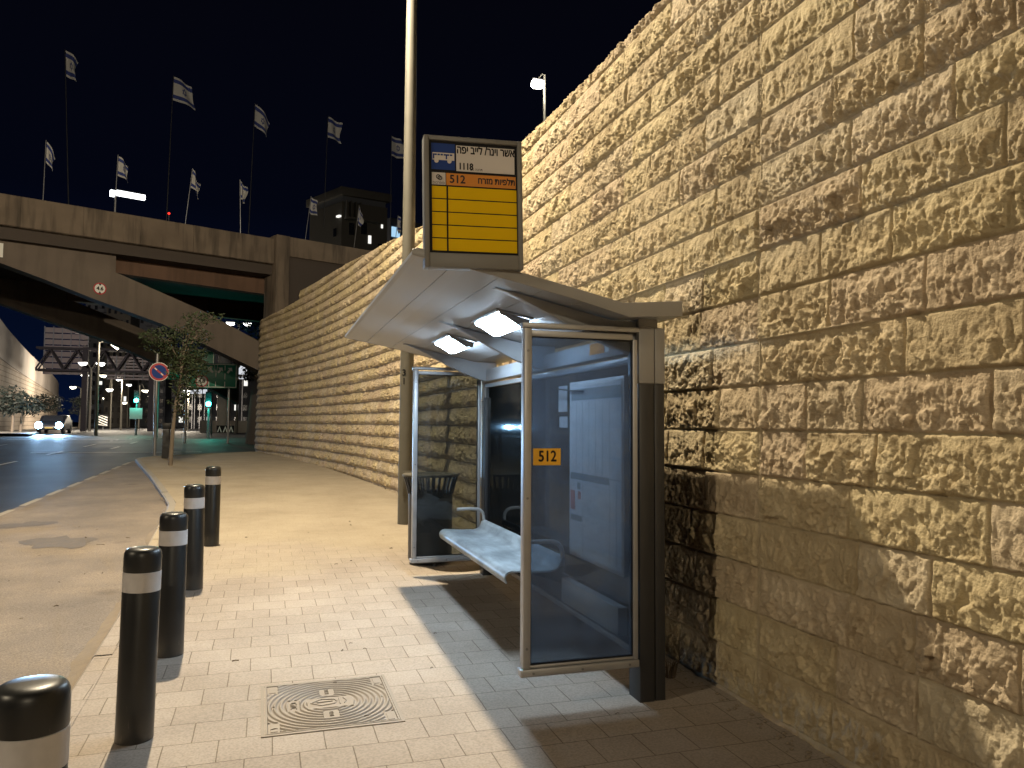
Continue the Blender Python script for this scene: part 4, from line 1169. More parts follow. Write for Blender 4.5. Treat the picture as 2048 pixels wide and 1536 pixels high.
# ================================================================== FLAGS
def flag_cloth_material():
    m, t, b, out = new_mat('flag_cloth')
    uvn = t.nodes.new('ShaderNodeUVMap'); sx = t.nodes.new('ShaderNodeSeparateXYZ')
    t.links.new(uvn.outputs[0], sx.inputs[0])
    r = t.nodes.new('ShaderNodeValToRGB'); r.color_ramp.interpolation = 'CONSTANT'
    el = r.color_ramp.elements
    W_, B_ = (.38, .38, .38, 1), (.02, .035, .16, 1)
    el[0].position = 0; el[0].color = W_; el[1].position = .09; el[1].color = B_
    for p, c in ((.25, W_), (.75, B_), (.91, W_)):
        q = el.new(p); q.color = c
    t.links.new(sx.outputs['Y'], r.inputs[0]); t.links.new(r.outputs[0], b.inputs['Base Color'])
    b.inputs['Roughness'].default_value = .8
    return m
MT['flag_cloth'] = flag_cloth_material()
MT['flag_blue'] = simple('flag_blue', (.02, .035, .16), .8, 0, .05)
def make_flag(label, group, base, height, H, W, droop, phase, lean=0.0, fold=.22):
    """base: world point; H: hoist, W: visible fly; droop: how far the fly end hangs"""
    t = thing('flag', label, 'flag', base, BANG, group)
    t.rotation_euler = (0, lean, BANG)
    mb = MB(); mb.cyl((0, 0, -.5), (0, 0, height + .05), .018 if height < 4 else .034, .014 if height < 4 else .022, 8)
    mb.build('flagpole', MT['steel'] if height < 4 else MT['dark_paint'], t, smooth=True)
    def P(u, v):          # v from the bottom
        z = height - H + v * H - droop * H * (u ** 1.25) * (0.55 + .45 * v)
        y = fold * H * u * math.sin(phase + 5.2 * u + 1.6 * v) * .8
        x = .03 + W * (u ** .9) * (1 - .18 * math.sin(phase * 1.7 + 3 * v)) + .05 * H * math.sin(phase + 6 * v) * u
        return Vector((x, y, z))
    nu, nv = 22, 26
    me = bpy.data.meshes.new('cloth')
    vs_ = [tuple(P(i / nu, j / nv)) for i in range(nu + 1) for j in range(nv + 1)]
    fs = [(i * (nv + 1) + j, (i + 1) * (nv + 1) + j, (i + 1) * (nv + 1) + j + 1, i * (nv + 1) + j + 1) for i in range(nu) for j in range(nv)]
    me.from_pydata(vs_, [], fs)
    ul = me.uv_layers.new(name='UVMap')
    for lp in me.loops:
        i, j = divmod(lp.vertex_index, nv + 1); ul.data[lp.index].uv = (i / nu, j / nv)
    me.materials.append(MT['flag_cloth'])
    me.polygons.foreach_set('use_smooth', [True] * len(me.polygons))
    o = bpy.data.objects.new('cloth', me); COL.objects.link(o); o.parent = t
    # six-pointed star, drawn as strips that follow the cloth on both faces
    mb = MB()
    def strip(a, b_, w=.030, n=5):
        d = (Vector(b_) - Vector(a)); nrm = Vector((-d.y, d.x)).normalized() * w / 2
        for off in (.008, -.008):
            L_ = []
            for k in range(n + 1):
                c = Vector(a) + d * (k / n)
                for s_ in (-1, 1):
                    q = c + nrm * s_
                    p = P(q.x, q.y); e1 = P(q.x + .01, q.y) - p; e2 = P(q.x, q.y + .01) - p
                    L_.append(tuple(p + e1.cross(e2).normalized() * off))
            mb.add(L_, [(2 * k, 2 * k + 1, 2 * k + 3, 2 * k + 2) for k in range(n)])
    for s_ in (1, -1):
        tri = [(.5 + .125 * math.cos(q), .5 + s_ * .165 * math.sin(q)) for q in (math.pi / 2, math.pi * 7 / 6, math.pi * 11 / 6)]
        for k in range(3): strip(tri[k], tri[(k + 1) % 3])
    mb.build('star', MT['flag_blue'], o)
    return t
def bz(px, py, depth_off):
    """world point seen at a picture position, on the plane of the bridge set back by depth_off"""
    d = ray(px, py); o = np.array(BO + BN * depth_off)
    n_ = np.array(BN); tt_ = ((o - CAM) @ n_) / (d @ n_)
    return Vector(CAM + d * tt_)
# short flags fixed to the near parapet and railing
short = [(84, 440, 92, 283, .34, .55, 1.0, 'short flag at the far left end of the bridge, hanging limp'),
         (229, 425, 236, 312, .50, .30, 2.2, 'short flag beside the bright tube light on the bridge'),
         (371, 444, 385, 338, .55, .60, 3.1, 'short flag on a leaning pole right of the tube light'),
         (481, 465, 480, 362, .34, .28, 4.0, 'short flag on the bridge just left of the concrete pillar'),
         (611, 476, 622, 394, .52, .25, 0.4, 'short flag above the concrete pillar, at the corner of the dark building'),
         (708, 494, 718, 412, .30, .55, 5.0, 'short flag in front of the middle of the dark building'),
         (791, 480, 796, 432, .26, .20, 1.7, 'short flag beside the lit blue window, right of the dark building')]
for (bx0, by0, tx, ty, w, dr, ph, lb) in short:
    off = .35 if bx0 < 500 else 3.0
    b0 = bz(bx0, by0, off); t0 = bz(tx, ty, off)
    hh = t0.z - b0.z; along = (t0 - b0).dot(BU)
    make_flag(lb, 'short flags along the bridge', tuple(b0), hh, .80, w * .72, dr * 1.25, ph, math.atan2(along, hh), .22 + .09 * (int(bx0) % 4))
# tall flags on masts beyond the bridge
tall = [(137, 405, 130, 100, .50, .30, 0.9, 'tall flag mast at the upper left of the sky, flag hanging narrow'),
        (333, 440, 347, 153, 1.12, .20, 2.6, 'tall flag mast above the red light, flag spread wide'),
        (497, 468, 510, 208, .85, .62, 1.4, 'tall flag mast in the middle of the row, flag drooping to a point'),
        (648, 440, 656, 233, 1.05, .14, 3.5, 'tall flag mast at the left edge of the dark building, flag open'),
        (781, 470, 783, 272, .82, .10, 5.6, 'tall flag mast left of the lamp pole, star clearly visible'),
        (846, 470, 849, 276, .50, .10, 4.4, 'tall flag mast half hidden behind the lamp pole and the bus stop sign')]
for (bx0, by0, tx, ty, w, dr, ph, lb) in tall:
    off = 13.2
    b0 = bz(bx0, by0, off); t0 = bz(tx, ty, off)
    hh = t0.z - b0.z; along = (t0 - b0).dot(BU)
    sc_ = 1.4
    make_flag(lb, 'tall flag masts behind the bridge', tuple(b0), hh, sc_, w, dr, ph, math.atan2(along, hh), .2)

# bright tube light above the parapet, and small red light
def at_z(px, py, dist):
    d = ray(px, py); d = d / np.linalg.norm(d); return Vector(CAM + d * dist)
p0 = bz(232, 389, 2.0)
tl = thing('tube_light', 'bright white boxed tube light standing above the bridge parapet', 'light', (p0.x, p0.y, p0.z), BANG)
mb = MB(); mb.box(-.22, -.05, -.1, .1, -.10, .14); mb.box(.0, 1.12, -.1, .1, -.02, .17); mb.build('light_box', MT['lit_strip'], tl)
mb = MB(); mb.box(-.05, .0, -.05, .05, -.95, .10); mb.build('mount', MT['steel'], tl)
mb = MB(); mb.box(.0, 1.1, -.14, .12, .175, .20); mb.build('hood', MT['dark_paint'], tl)

# ================================================================== FAR SIDE: walls, buildings, trees, signs, lamps
def stone_course_material():
    m, t, b, out = new_mat('coursed_stone')
    tc = t.nodes.new('ShaderNodeTexCoord')
    br = t.nodes.new('ShaderNodeTexBrick'); br.inputs['Scale'].default_value = 1; br.inputs['Brick Width'].default_value = .9; br.inputs['Row Height'].default_value = .42
    br.inputs['Mortar Size'].default_value = .03; br.inputs['Color1'].default_value = (.42, .34, .27, 1); br.inputs['Color2'].default_value = (.48, .40, .32, 1); br.inputs['Mortar'].default_value = (.24, .19, .15, 1)
    t.links.new(tc.outputs['UV'], br.inputs['Vector']); t.links.new(br.outputs['Color'], b.inputs['Base Color'])
    b.inputs['Roughness'].default_value = .9
    bp = t.nodes.new('ShaderNodeBump'); bp.inputs['Strength'].default_value = .8; bp.inputs['Distance'].default_value = .05; bp.invert = True
    t.links.new(br.outputs['Fac'], bp.inputs['Height']); t.links.new(bp.outputs[0], b.inputs['Normal'])
    return m
lw = thing('stone_wall', 'brightly lit curving stone wall with a concrete capping across the road', 'wall', (-21.5, 76, .83))
pl = catmull([(-18.0, 58), (-20.2, 70), (-21.8, 80), (-24.6, 97), (-28.4, 120), (-31.0, 136), (-32.6, 143), (-35, 147), (-40, 149)], 8)
top_z = np.interp(np.arange(len(pl)), [0, 14, 22, 34, 44, 56, 64], [10.4, 9.4, 8.9, 8.4, 7.6, 6.0, 5.2])
cap_z = np.interp(np.arange(len(pl)), [0, 14, 22, 34, 44, 56, 64], [7.2, 6.6, 6.3, 5.8, 5.0, 3.6, 3.0])
def ribbon(name, z0s, z1s, off, mat, parent, loc):
    me = bpy.data.meshes.new(name); vs_ = []; u = 0; us = []
    for i, p in enumerate(pl):
        if i: u += float(np.linalg.norm(pl[i] - pl[i - 1]))
        us.append(u)
    T_ = np.gradient(pl, axis=0); T_ /= np.linalg.norm(T_, axis=1)[:, None]
    for i, p in enumerate(pl):
        nx_, ny_ = T_[i][1], -T_[i][0]
        for (o_, z_) in ((off, z0s[i]), (off, z1s[i]), (off - .5, z1s[i])):
            vs_.append((p[0] + nx_ * o_ - loc[0], p[1] + ny_ * o_ - loc[1], z_ - loc[2]))
    fs = []
    for i in range(len(pl) - 1):
        for k in (0, 1): fs.append((3 * i + k, 3 * i + 3 + k, 3 * i + 4 + k, 3 * i + 1 + k))
    me.from_pydata(vs_, [], fs); ul = me.uv_layers.new(name='UVMap')
    for lp in me.loops:
        i, k = divmod(lp.vertex_index, 3); ul.data[lp.index].uv = (us[i], (z0s[i], z1s[i], z1s[i] + .5)[k])
    me.materials.append(mat)
    o = bpy.data.objects.new(name, me); COL.objects.link(o); o.parent = parent; return o
ribbon('stone_face', np.full(len(pl), .3), cap_z, 0.0, stone_course_material(), lw, (-21.5, 76, .83))
ribbon('concrete_capping', cap_z - .02, top_z, .06, MT['concrete'], lw, (-21.5, 76, .83))
# verge below it
mb = MB()
for a, b_ in zip(pl[:-1], pl[1:]):
    mb.quad((a[0] - 1, a[1], .90), (a[0] + 3.4, a[1] - .4, .90), (b_[0] + 3.4, b_[1] - .4, .90), (b_[0] - 1, b_[1], .90))
    mb.quad((a[0] + 3.4, a[1] - .4, .70), (b_[0] + 3.4, b_[1] - .4, .70), (b_[0] + 3.4, b_[1] - .4, .90), (a[0] + 3.4, a[1] - .4, .90))
tag(mb.build('verge', MT['kerb_stone']), kind='structure')

# ---- trees
def leaf_mat(name, c):
    m, t, b, out = new_mat(name)
    g = t.nodes.new('ShaderNodeNewGeometry'); r = t.nodes.new('ShaderNodeValToRGB')
    r.color_ramp.elements[0].color = tuple(v * .55 for v in c) + (1,); r.color_ramp.elements[1].color = tuple(v * 1.5 for v in c) + (1,)
    t.links.new(g.outputs['Random Per Island'], r.inputs[0]); t.links.new(r.outputs[0], b.inputs['Base Color'])
    b.inputs['Roughness'].default_value = .65
    return m
MT['leaf'] = leaf_mat('leaf', (.026, .040, .014)); MT['leaf_dark'] = leaf_mat('leaf_dark', (.012, .018, .014))
def make_tree(name, label, base, height, trunk_r, clumps, leafn, leaf, mat, group=None, lean=(0, 0), seed=1):
    r_ = random.Random(seed)
    t = thing(name, label, 'tree', base, 0, group)
    mb = MB(); c0 = Vector((lean[0] * .6, lean[1] * .6, height * .55))
    path = [Vector((0, 0, -.15)), Vector((.04, 0, height * .2)), c0 * .6 + Vector((-.03, .02, height * .06)), c0, Vector((lean[0], lean[1], height * .86))]
    mb.tube(path, [trunk_r * 1.25, trunk_r, trunk_r * .85, trunk_r * .6, trunk_r * .25], 9)
    for cx_, cy_, cz_, rx, ry, rz_ in clumps:
        k = min(max((cz_ / height - .35) / .6, 0.1), .9)
        st = path[2].lerp(path[4], k * .7)
        mid = st.lerp(Vector((cx_, cy_, cz_)), .5) + Vector((0, 0, .12))
        mb.tube([st, mid, Vector((cx_, cy_, cz_ + rz_ * .1))], [trunk_r * .4, trunk_r * .25, trunk_r * .1], 6)
        for _ in range(5):
            e_ = Vector((cx_ + r_.uniform(-.9, .9) * rx, cy_ + r_.uniform(-.9, .9) * ry, cz_ + r_.uniform(-.8, .9) * rz_))
            mb.tube([mid.lerp(Vector((cx_, cy_, cz_)), .6), mid.lerp(e_, .6) + Vector((0, 0, .05)), e_], [trunk_r * .14, trunk_r * .10, trunk_r * .05], 4)
    mb.build('trunk', MT['bark'], t, smooth=True)
    mb = MB(); tot = sum(c[3] * c[4] * c[5] for c in clumps) ** 1
    for cx_, cy_, cz_, rx, ry, rz_ in clumps:
        n = int(leafn * (rx * ry * rz_) / tot)
        for _ in range(n):
            while True:
                p = Vector((r_.uniform(-1, 1), r_.uniform(-1, 1), r_.uniform(-1, 1)))
                if p.length < 1: break
            p = p * (p.length ** -.35 if p.length > .05 else 1)
            q = Vector((cx_ + p.x * rx, cy_ + p.y * ry, cz_ + p.z * rz_))
            d1 = Vector((r_.gauss(0, 1), r_.gauss(0, 1), r_.gauss(0, .6) - .25)).normalized(); d2 = d1.cross(Vector((r_.gauss(0, 1), r_.gauss(0, 1), r_.gauss(0, 1)))).normalized()
            l = leaf * r_.uniform(.7, 1.5); w = l * .36
            mb.add([q, q + d1 * l * .5 + d2 * w * .5, q + d1 * l, q + d1 * l * .5 - d2 * w * .5], [(0, 1, 2, 3)])
    mb.build('crown', mat, t)
    return t
tb = Vector((-2.62, 24.6, gz(24.6)))
make_tree('street_tree', 'slim young street tree with loose crown in front of the green direction sign', tuple(tb), 4.6, .055,
          [(.28, 0, 2.85, .46, .6, .50), (.20, .2, 3.35, .70, .7, .36), (-.35, -.1, 3.75, .60, .6, .26), (.62, .1, 3.85, .45, .5, .28), (.62, 0, 4.35, .40, .4, .20), (-.50, .1, 3.50, .40, .4, .18), (.38, 0, 2.30, .42, .5, .34), (.66, 0, 2.85, .34, .4, .30), (1.05, .1, 4.45, .36, .3, .16), (.25, .1, 4.05, .40, .4, .20), (.15, 0, 1.85, .22, .3, .22), (.25, 0, 1.5, .2, .3, .2)],
          3800, .095, MT['leaf'], None, (.35, .1), 4)
for i, (px, py, dist, hh, lb) in enumerate([(24, 848, 66, 3.2, 'dark shrubby tree at the left edge of the picture, leaning over the verge'), (41, 846, 68, 3.0, 'small dark tree with bare stem against the lit stone wall'), (95, 845, 92, 3.6, 'low spreading tree behind the oncoming car'), (158, 846, 118, 4.2, 'dim bluish tree where the stone wall ends')]):
    d = ray(px, py); d = d / d[1]; b0 = Vector(CAM + d * dist); b0.z = .86
    rr_ = random.Random(30 + i)
    cl = [(rr_.uniform(-.9, .9), rr_.uniform(-.5, .5), hh * rr_.uniform(.55, .92), rr_.uniform(.6, 1.0), rr_.uniform(.6, .9), rr_.uniform(.4, .6)) for _ in range(7)]
    make_tree('roadside_tree', lb, tuple(b0), hh, .09, cl, 900, .30, MT['leaf_dark'], 'trees along the stone wall', (.2, 0), 50 + i)
d = ray(507, 790); d /= d[1]; b0 = Vector(CAM + d * 43); b0.z = .8
make_tree('overhanging_tree', 'dark leafy tree hanging over the concrete pier at the end of the retaining wall', tuple(b0), 4.6, .08, [(-.3, 0, 4.4, .9, .9, .5), (.3, .2, 3.9, .9, .9, .6), (.9, .3, 4.6, .9, .8, .6), (-.1, .2, 3.4, .5, .5, .4)], 1500, .22, MT['leaf_dark'], None, (.1, 0), 77)
b0 = bz(517, 690, 11); b0.z = 2
make_tree('overhanging_tree', 'small leafy tree seen in the gap between the bridge strut and the retaining wall', tuple(b0), 6.6, .09, [(-.4, 0, 5.6, .8, .8, .6), (.5, .1, 6.2, .8, .8, .5), (.1, .1, 4.8, .7, .7, .5)], 1100, .2, MT['leaf_dark'], None, (.1, 0), 78)

# ---- no stopping sign
def flat_post(label, name, cat, px, py, Y, h, r=.04, group=None):
    p = at_y(px, py, Y); t = thing(name, label, cat, (p.x, p.y, gz(Y)), 0, group)
    mb = MB(); mb.cyl((0, 0, -.2), (0, 0, h), r, r, 12); mb.build('post', MT['steel'], t, smooth=True); return t
face = lambda t, yaw: None
nst = flat_post('round no stopping sign with red ring and blue face on a grey post', 'no_stopping_sign', 'traffic sign', 309, 905, 29.2, 3.55, .055)
zc = 2.92; q32 = np.linspace(0, 2 * math.pi, 37)[:-1]
def disc(r, y0, y1, x=0, z=0): 
    mb = MB(); mb.prism([(x + r * math.cos(q), z + r * math.sin(q)) for q in q32], 'y', y0, y1); return mb
o1 = disc(.325, -.085, -.07, .08, zc).build('white_rim', MT['white'], nst)
o2 = disc(.305, -.090, -.0855, .08, zc).build('red_ring', MT['sign_red'], o1)
o3 = disc(.235, -.095, -.0905, .08, zc).build('blue_face', MT['sign_blue'], o1)
mb = MB(); mb.box(-.24, .24, -.099, -.0955, -.028, .028); mb.xform(Matrix.Translation((.08, 0, zc)) @ Matrix.Rotation(R(42), 4, 'Y')); mb.build('red_bar', MT['sign_red'], o1)
mb = MB()
for c0 in (-.14, .13):
    mb.box(c0 - .045, c0 + .045, -.102, -.0995, -.018, .018)
mb.xform(Matrix.Translation((.08, 0, zc)) @ Matrix.Rotation(R(42), 4, 'Y')); mb.build('worn_patch', MT['white'], o1)
# ---- dark cabinet on the pavement edge
p = at_y(332, 890, 28.0)
cb = thing('utility_cabinet', 'narrow dark utility cabinet on a post beside the young tree', 'cabinet', (p.x, p.y, gz(28)))
mb = MB(); mb.box(-.11, .11, -.1, .1, .0, .95); mb.build('plinth', MT['dark_paint'], cb, bevel=.01)
mb = MB(); mb.box(-.13, .13, -.12, .12, .96, 1.18); mb.build('top_box', MT['dark_paint'], cb, bevel=.02)

# ---- green direction sign with lane arrows
p0 = at_y(374, 775, 41.0); p1 = at_y(475, 728, 41.0)
dsn = thing('direction_sign', 'green lane direction sign with white arrows and a 4.8 height limit', 'road sign', (p0.x, 41.0, gz(41)))
zb, zt, w_ = p0.z - gz(41), p1.z - gz(41), p1.x - p0.x
mb = MB(); mb.box(0, w_, -.03, .03, zb, zt); bd = mb.build('sign_board', MT['sign_green'], dsn, bevel=.012)
mb = MB(); e_ = .035
mb.box(.03, w_ - .03, -.034, -.0305, zb + .03, zb + .03 + e_); mb.box(.03, w_ - .03, -.034, -.0305, zt - .03 - e_, zt - .03)
mb.box(.03, .03 + e_, -.034, -.0305, zb + .066, zt - .066); mb.box(w_ - .03 - e_, w_ - .03, -.034, -.0305, zb + .066, zt - .066)
mb.build('white_border', MT['white'], bd)
hB = zt - zb
for ux in (.335, .655, .845) if False else (.46, .655, .845):
    mb = MB(); c = Vector((ux * w_, 0, zb + hB * .73)); L_ = .34
    mb.add([(-.05, -.036, -L_ / 2), (.05, -.036, -L_ / 2), (.05, -.036, L_ * .1), (-.05, -.036, L_ * .1)], [(0, 1, 2, 3)])
    mb.add([(-.15, -.036, L_ * .08), (.15, -.036, L_ * .08), (0, -.036, L_ / 2)], [(0, 1, 2)])
    mb.xform(Matrix.Translation(c) @ Matrix.Rotation(R(38 if ux > .5 else -40), 4, 'Y')); mb.build('lane_arrow', MT['white'], bd)
for ux in (.43, .565, .75):
    for v0, v1 in ((.06, .26), (.36, .60), (.72, .92)):
        if ux < .7 and v0 > .3: continue
        mb = MB(); mb.box(ux * w_ - .018, ux * w_ + .018, -.0375, -.0345, zb + hB * v0, zb + hB * v1); mb.build('lane_dash', MT['white'], bd)
mb = MB()
for a, b_ in (((.535, .93), (.566, .42)), ((.600, .93), (.568, .42)), ((.545, .72), (.568, .66)), ((.592, .72), (.568, .66)), ((.552, .60), (.568, .54)), ((.585, .60), (.568, .54))):
    mb.tube([(a[0] * w_, -.037, zb + hB * a[1]), (b_[0] * w_, -.037, zb + hB * b_[1])], .012, 5)
mb.build('diverge_mark', MT['white'], bd)
height_sign(dsn, .29 * w_, -.038, zb + hB * .27, .30, '4.8')
for ux, mm_ in ((-.02, 'steel'), (.84, 'steel')):
    mb = MB(); mb.cyl((ux * w_, .08, -.2), (ux * w_, .08, zt - .1), .055, .055, 12); mb.build('post', MT[mm_], dsn, smooth=True)
p0 = at_y(304, 729, 52.0); p1 = at_y(429, 701, 52.0)
ds2 = thing('direction_sign', 'second green direction sign, partly hidden behind the young tree and the lane sign', 'road sign', (p0.x, 52.0, gz(52)))
zb, zt, w_ = p0.z - gz(52) - .9, p1.z - gz(52), p1.x - p0.x
mb = MB(); mb.box(0, w_, -.03, .03, zb, zt); bd = mb.build('sign_board', MT['sign_green'], ds2, bevel=.012)
mb = MB(); mb.box(.03, w_ - .03, -.034, -.0305, zt - .07, zt - .03); mb.box(w_ - .07, w_ - .03, -.034, -.0305, zb, zt - .075); mb.box(.03, .07, -.034, -.0305, zb, zt - .075); mb.build('white_border', MT['white'], bd)
mb = MB(); put_text(mb, 'מזרח', .42, Vector((w_ * .76, -.036, zt - .42)), bold=.008); put_text(mb, 'East', .2, Vector((w_ * .77, -.036, zt - .82)), bold=.004); mb.build('place_name', MT['white'], bd)
for ux in (.1, .97):
    mb = MB(); mb.cyl((ux * w_, .1, -.2), (ux * w_, .1, zt), .08, .08, 12); mb.build('post', MT['aluminium'], ds2, smooth=True)

# ---- traffic lights
def traffic_light(label, px, py, Y, base_py, plate=False):
    c = at_y(px, py, Y); t = thing('traffic_light', label, 'traffic light', (c.x, Y, gz(Y)), 0, 'traffic lights showing green')
    h = c.z - gz(Y)
    mb = MB(); mb.cyl((.0, .16, -.2), (.0, .16, h + .75), .07, .07, 12); mb.build('pole', MT['steel'], t, smooth=True)
    mb = MB(); mb.box(-.17, .17, -.1, .1, h - .17, h + .75); hs = mb.build('housing', MT['black'], t, bevel=.02)
    disc(.15, -.125, -.105, 0, h).build('green_lens', MT['green_light'], hs)
    disc(.115, -.125, -.105, 0, h + .29).build('dark_lens', MT['window_dark'], hs); disc(.115, -.125, -.105, 0, h + .58).build('dark_lens', MT['window_dark'], hs)
    area_point('green_glow', t, (0, -.45, h), 130, (.05, 1, .72), .1)
    if plate:
        mb = MB(); mb.box(-.42, .42, -.06, -.03, h - 1.35, h - .55); mb.build('pole_plate', MT['aluminium'], t)
    return t
traffic_light('green traffic light over the dark road, left of the no stopping sign', 273, 801, 62, 840, True)
traffic_light('green traffic light under the green direction sign', 417, 808, 50, 845, False)

# ---- street lamps in the distance
def far_lamp(label, px, top_py, Y, hx, hy, mat='lamp_white', double=False, power=0, group='distant street lamps', lensr=.22):
    top = at_y(px, top_py, Y); hd = at_y(hx, hy, Y)
    t = thing('street_lamp', label, 'street lamp', (top.x, Y, gz(Y)), 0, group)
    h = top.z - gz(Y)
    mb = MB(); mb.cyl((0, 0, -.2), (0, 0, h), .11, .07, 10); mb.build('pole', MT['pole_paint'], t, smooth=True)
    for s_ in ((1, -1) if double else (1,)):
        dx = (hd.x - top.x) * s_; dz = hd.z - gz(Y)
        mb = MB(); mb.tube([(0, 0, h - .08), (dx * .45, 0, max(h, dz) + .12), (dx, 0, dz + .12)], .035, 8); mb.build('arm', MT['pole_paint'], t, smooth=True)
        mb = MB(); mb.box(dx - .42, dx + .42, -.18, .18, dz + .09, dz + .19); lh = mb.build('lamp_head', MT['steel'], t, bevel=.03)
        mb = MB(); sgn = 1 if dx > 0 else -1
        mb.prism([(dx - .38, dz + .085), (dx + .38, dz + .085), (dx + .30, dz - lensr * .5), (dx + sgn * .12, dz - lensr), (dx - .28, dz - lensr * .4)], 'y', -.16, .16)
        mb.build('lens', MT[mat], lh)
    if power:
        area_point('lamp_light', t, (hd.x - top.x, -.3, hd.z - gz(Y) - .5), power, (1.0, .86, .66), .3)
    return t
far_lamp('tall street lamp with a bright warm head above the road, in front of the tower', 198, 684, 60, 231, 684, 'lamp_warm', power=900, lensr=.55)
far_lamp('street lamp with two lamp heads like wings, left of the warm lamp', 183, 738, 84, 201, 728, 'lamp_white', True)
lamps = [(162, 776, 118, 146, 775, 'lamp_warm', 'small warm street lamp just right of the lit stone wall'),
         (168, 750, 98, 170, 752, 'lamp_white', 'street lamp at the left foot of the tower'),
         (224, 759, 104, 219, 780, 'lamp_white', 'street lamp with a tilted head right of the tower'),
         (245, 751, 96, 238, 758, 'lamp_white', 'street lamp whose arm reaches left, centre of the far road'),
         (195, 752, 110, 206, 752, 'lamp_warm', 'street lamp just below the winged lamp'),
         (203, 797, 150, 210, 797, 'lamp_warm', 'low distant street lamp between two poles'),
         (260, 811, 140, 249, 806, 'lamp_warm', 'low distant street lamp left of the green traffic light'),
         (280, 770, 112, 290, 782, 'lamp_warm', 'street lamp with warm head right above the green traffic light'),
         (304, 788, 120, 302, 794, 'lamp_warm', 'street lamp beside the post of the no stopping sign'),
         (378, 775, 92, 373, 783, 'lamp_white', 'street lamp right of the young tree trunk'),
         (257, 772, 135, 258, 770, 'lamp_white', 'round white street lamp above the far road')]
for (px, tp, Y, hx, hy, mt_, lb) in lamps: far_lamp(lb, px, tp, Y, hx, hy, mt_, power={(168): 2600, (245): 2600, (304): 2200, (195): 2200, (378): 2200}.get(px, 0))
far_lamp('street lamp glimpsed in the gap between the bridge strut and its deck', 478, 648, 75, 461, 647, 'lamp_white', True)
far_lamp('street lamp on the verge before the lit stone wall, beyond the left picture edge', -75, 600, 50, -50, 612, 'lamp_white')
L = bpy.data.lights.new('wall_washer', 'SPOT'); L.energy = 42000; L.color = (1.0, .86, .72); L.spot_size = R(62); L.spot_blend = .6; L.shadow_soft_size = .3
wl = bpy.data.objects.new('wall_washer', L); COL.objects.link(wl)
wl_p = at_y(-50, 612, 50) + Vector((0, 0, -.6)); wl_t = Vector((-25.5, 98, 4.0))
wl.matrix_world = Matrix.Translation(wl_p) @ (wl_t - wl_p).to_track_quat('-Z', 'Y').to_matrix().to_4x4()
# lamp on the terrace above the retaining wall
c = at_y(1089, 150, 34); hd = at_y(1075, 168, 34)
t = thing('street_lamp', 'bright white street lamp glowing over the top of the retaining wall', 'street lamp', (c.x, 34, 5.2))
mb = MB(); mb.cyl((0, 0, -.2), (0, 0, c.z - 5.2), .09, .06, 10); mb.build('pole', MT['pole_paint'], t, smooth=True)
mb = MB(); mb.tube([(0, 0, c.z - 5.3), (-.1, 0, c.z - 5.15), (hd.x - c.x, 0, hd.z - 5.2 + .2)], .03, 8); mb.build('arm', MT['pole_paint'], t, smooth=True)
mb = MB(); dx, dz = hd.x - c.x, hd.z - 5.2
mb.box(dx - .3, dx + .3, -.15, .15, dz + .12, dz + .22); lh = mb.build('lamp_head', MT['steel'], t, bevel=.03)
mb = MB(); mb.prism([(dx - .26, dz + .11), (dx + .26, dz + .11), (dx + .28, dz - .1), (dx + .18, dz - .17), (dx - .18, dz - .17), (dx - .28, dz - .1)], 'y', -.2, .15); mb.build('lens', emit('terrace_lamp', (1, .95, .82), 30), lh)
area_point('lamp_light', t, (dx, -.9, dz - .4), 450, (1, .93, .8), .2)

# ---- overhead gantry seen from behind
gp = at_y(75, 700, 88); ge = at_y(312, 700, 88)
gan = thing('sign_gantry', 'dark overhead sign gantry of trusses, seen from behind across the road', 'gantry', (gp.x, 88, gz(88)))
GW = ge.x - gp.x
zA, zB_ = at_y(80, 742, 88).z - gz(88), at_y(80, 698, 88).z - gz(88)
mb = MB()
for yy in (-.5, .5):
    mb.box(0, GW, yy - .09, yy + .09, zA, zA + .22); mb.box(0, GW, yy - .09, yy + .09, zB_, zB_ + .22)
    k = 0.0; n_ = 9; st = GW / n_
    for i in range(n_):
        a, b_ = (zA + .2, zB_) if i % 2 == 0 else (zB_, zA + .2)
        mb.tube([(i * st, yy, a), ((i + 1) * st, yy, b_)], .085, 6)
mb.build('truss', MT['gantry_dark'], gan)
for ux in (.40, .97):
    mb = MB(); mb.box(GW * ux - .25, GW * ux + .25, -.3, .3, -.3, zB_ + .3); mb.build('leg', MT['gantry_dark'], gan)
MT['gantry_panel'] = simple('gantry_panel', (.085, .07, .075), .7, 0, .15, 2)
for u0, u1, ya, yb in ((.04, .405, 652, 748), (.575, .955, 706, 756)):
    z1, z0 = at_y(120, ya, 88).z - gz(88), at_y(120, yb, 88).z - gz(88)
    n_ = 8
    for i in range(n_):
        a = z0 + (z1 - z0) * i / n_; b_ = z0 + (z1 - z0) * (i + 1) / n_ - .12
        mb = MB(); mb.box(GW * u0, GW * u1, .65, .72, a, b_); mb.build('panel_strip', MT['gantry_panel'], gan)
    mb = MB()
    for i in range(6):
        xx_ = GW * (u0 + (u1 - u0) * i / 5); mb.box(xx_ - .04, xx_ + .04, .56, .645, z0, z1)
    mb.build('panel_ribs', MT['facade_dark'], gan)

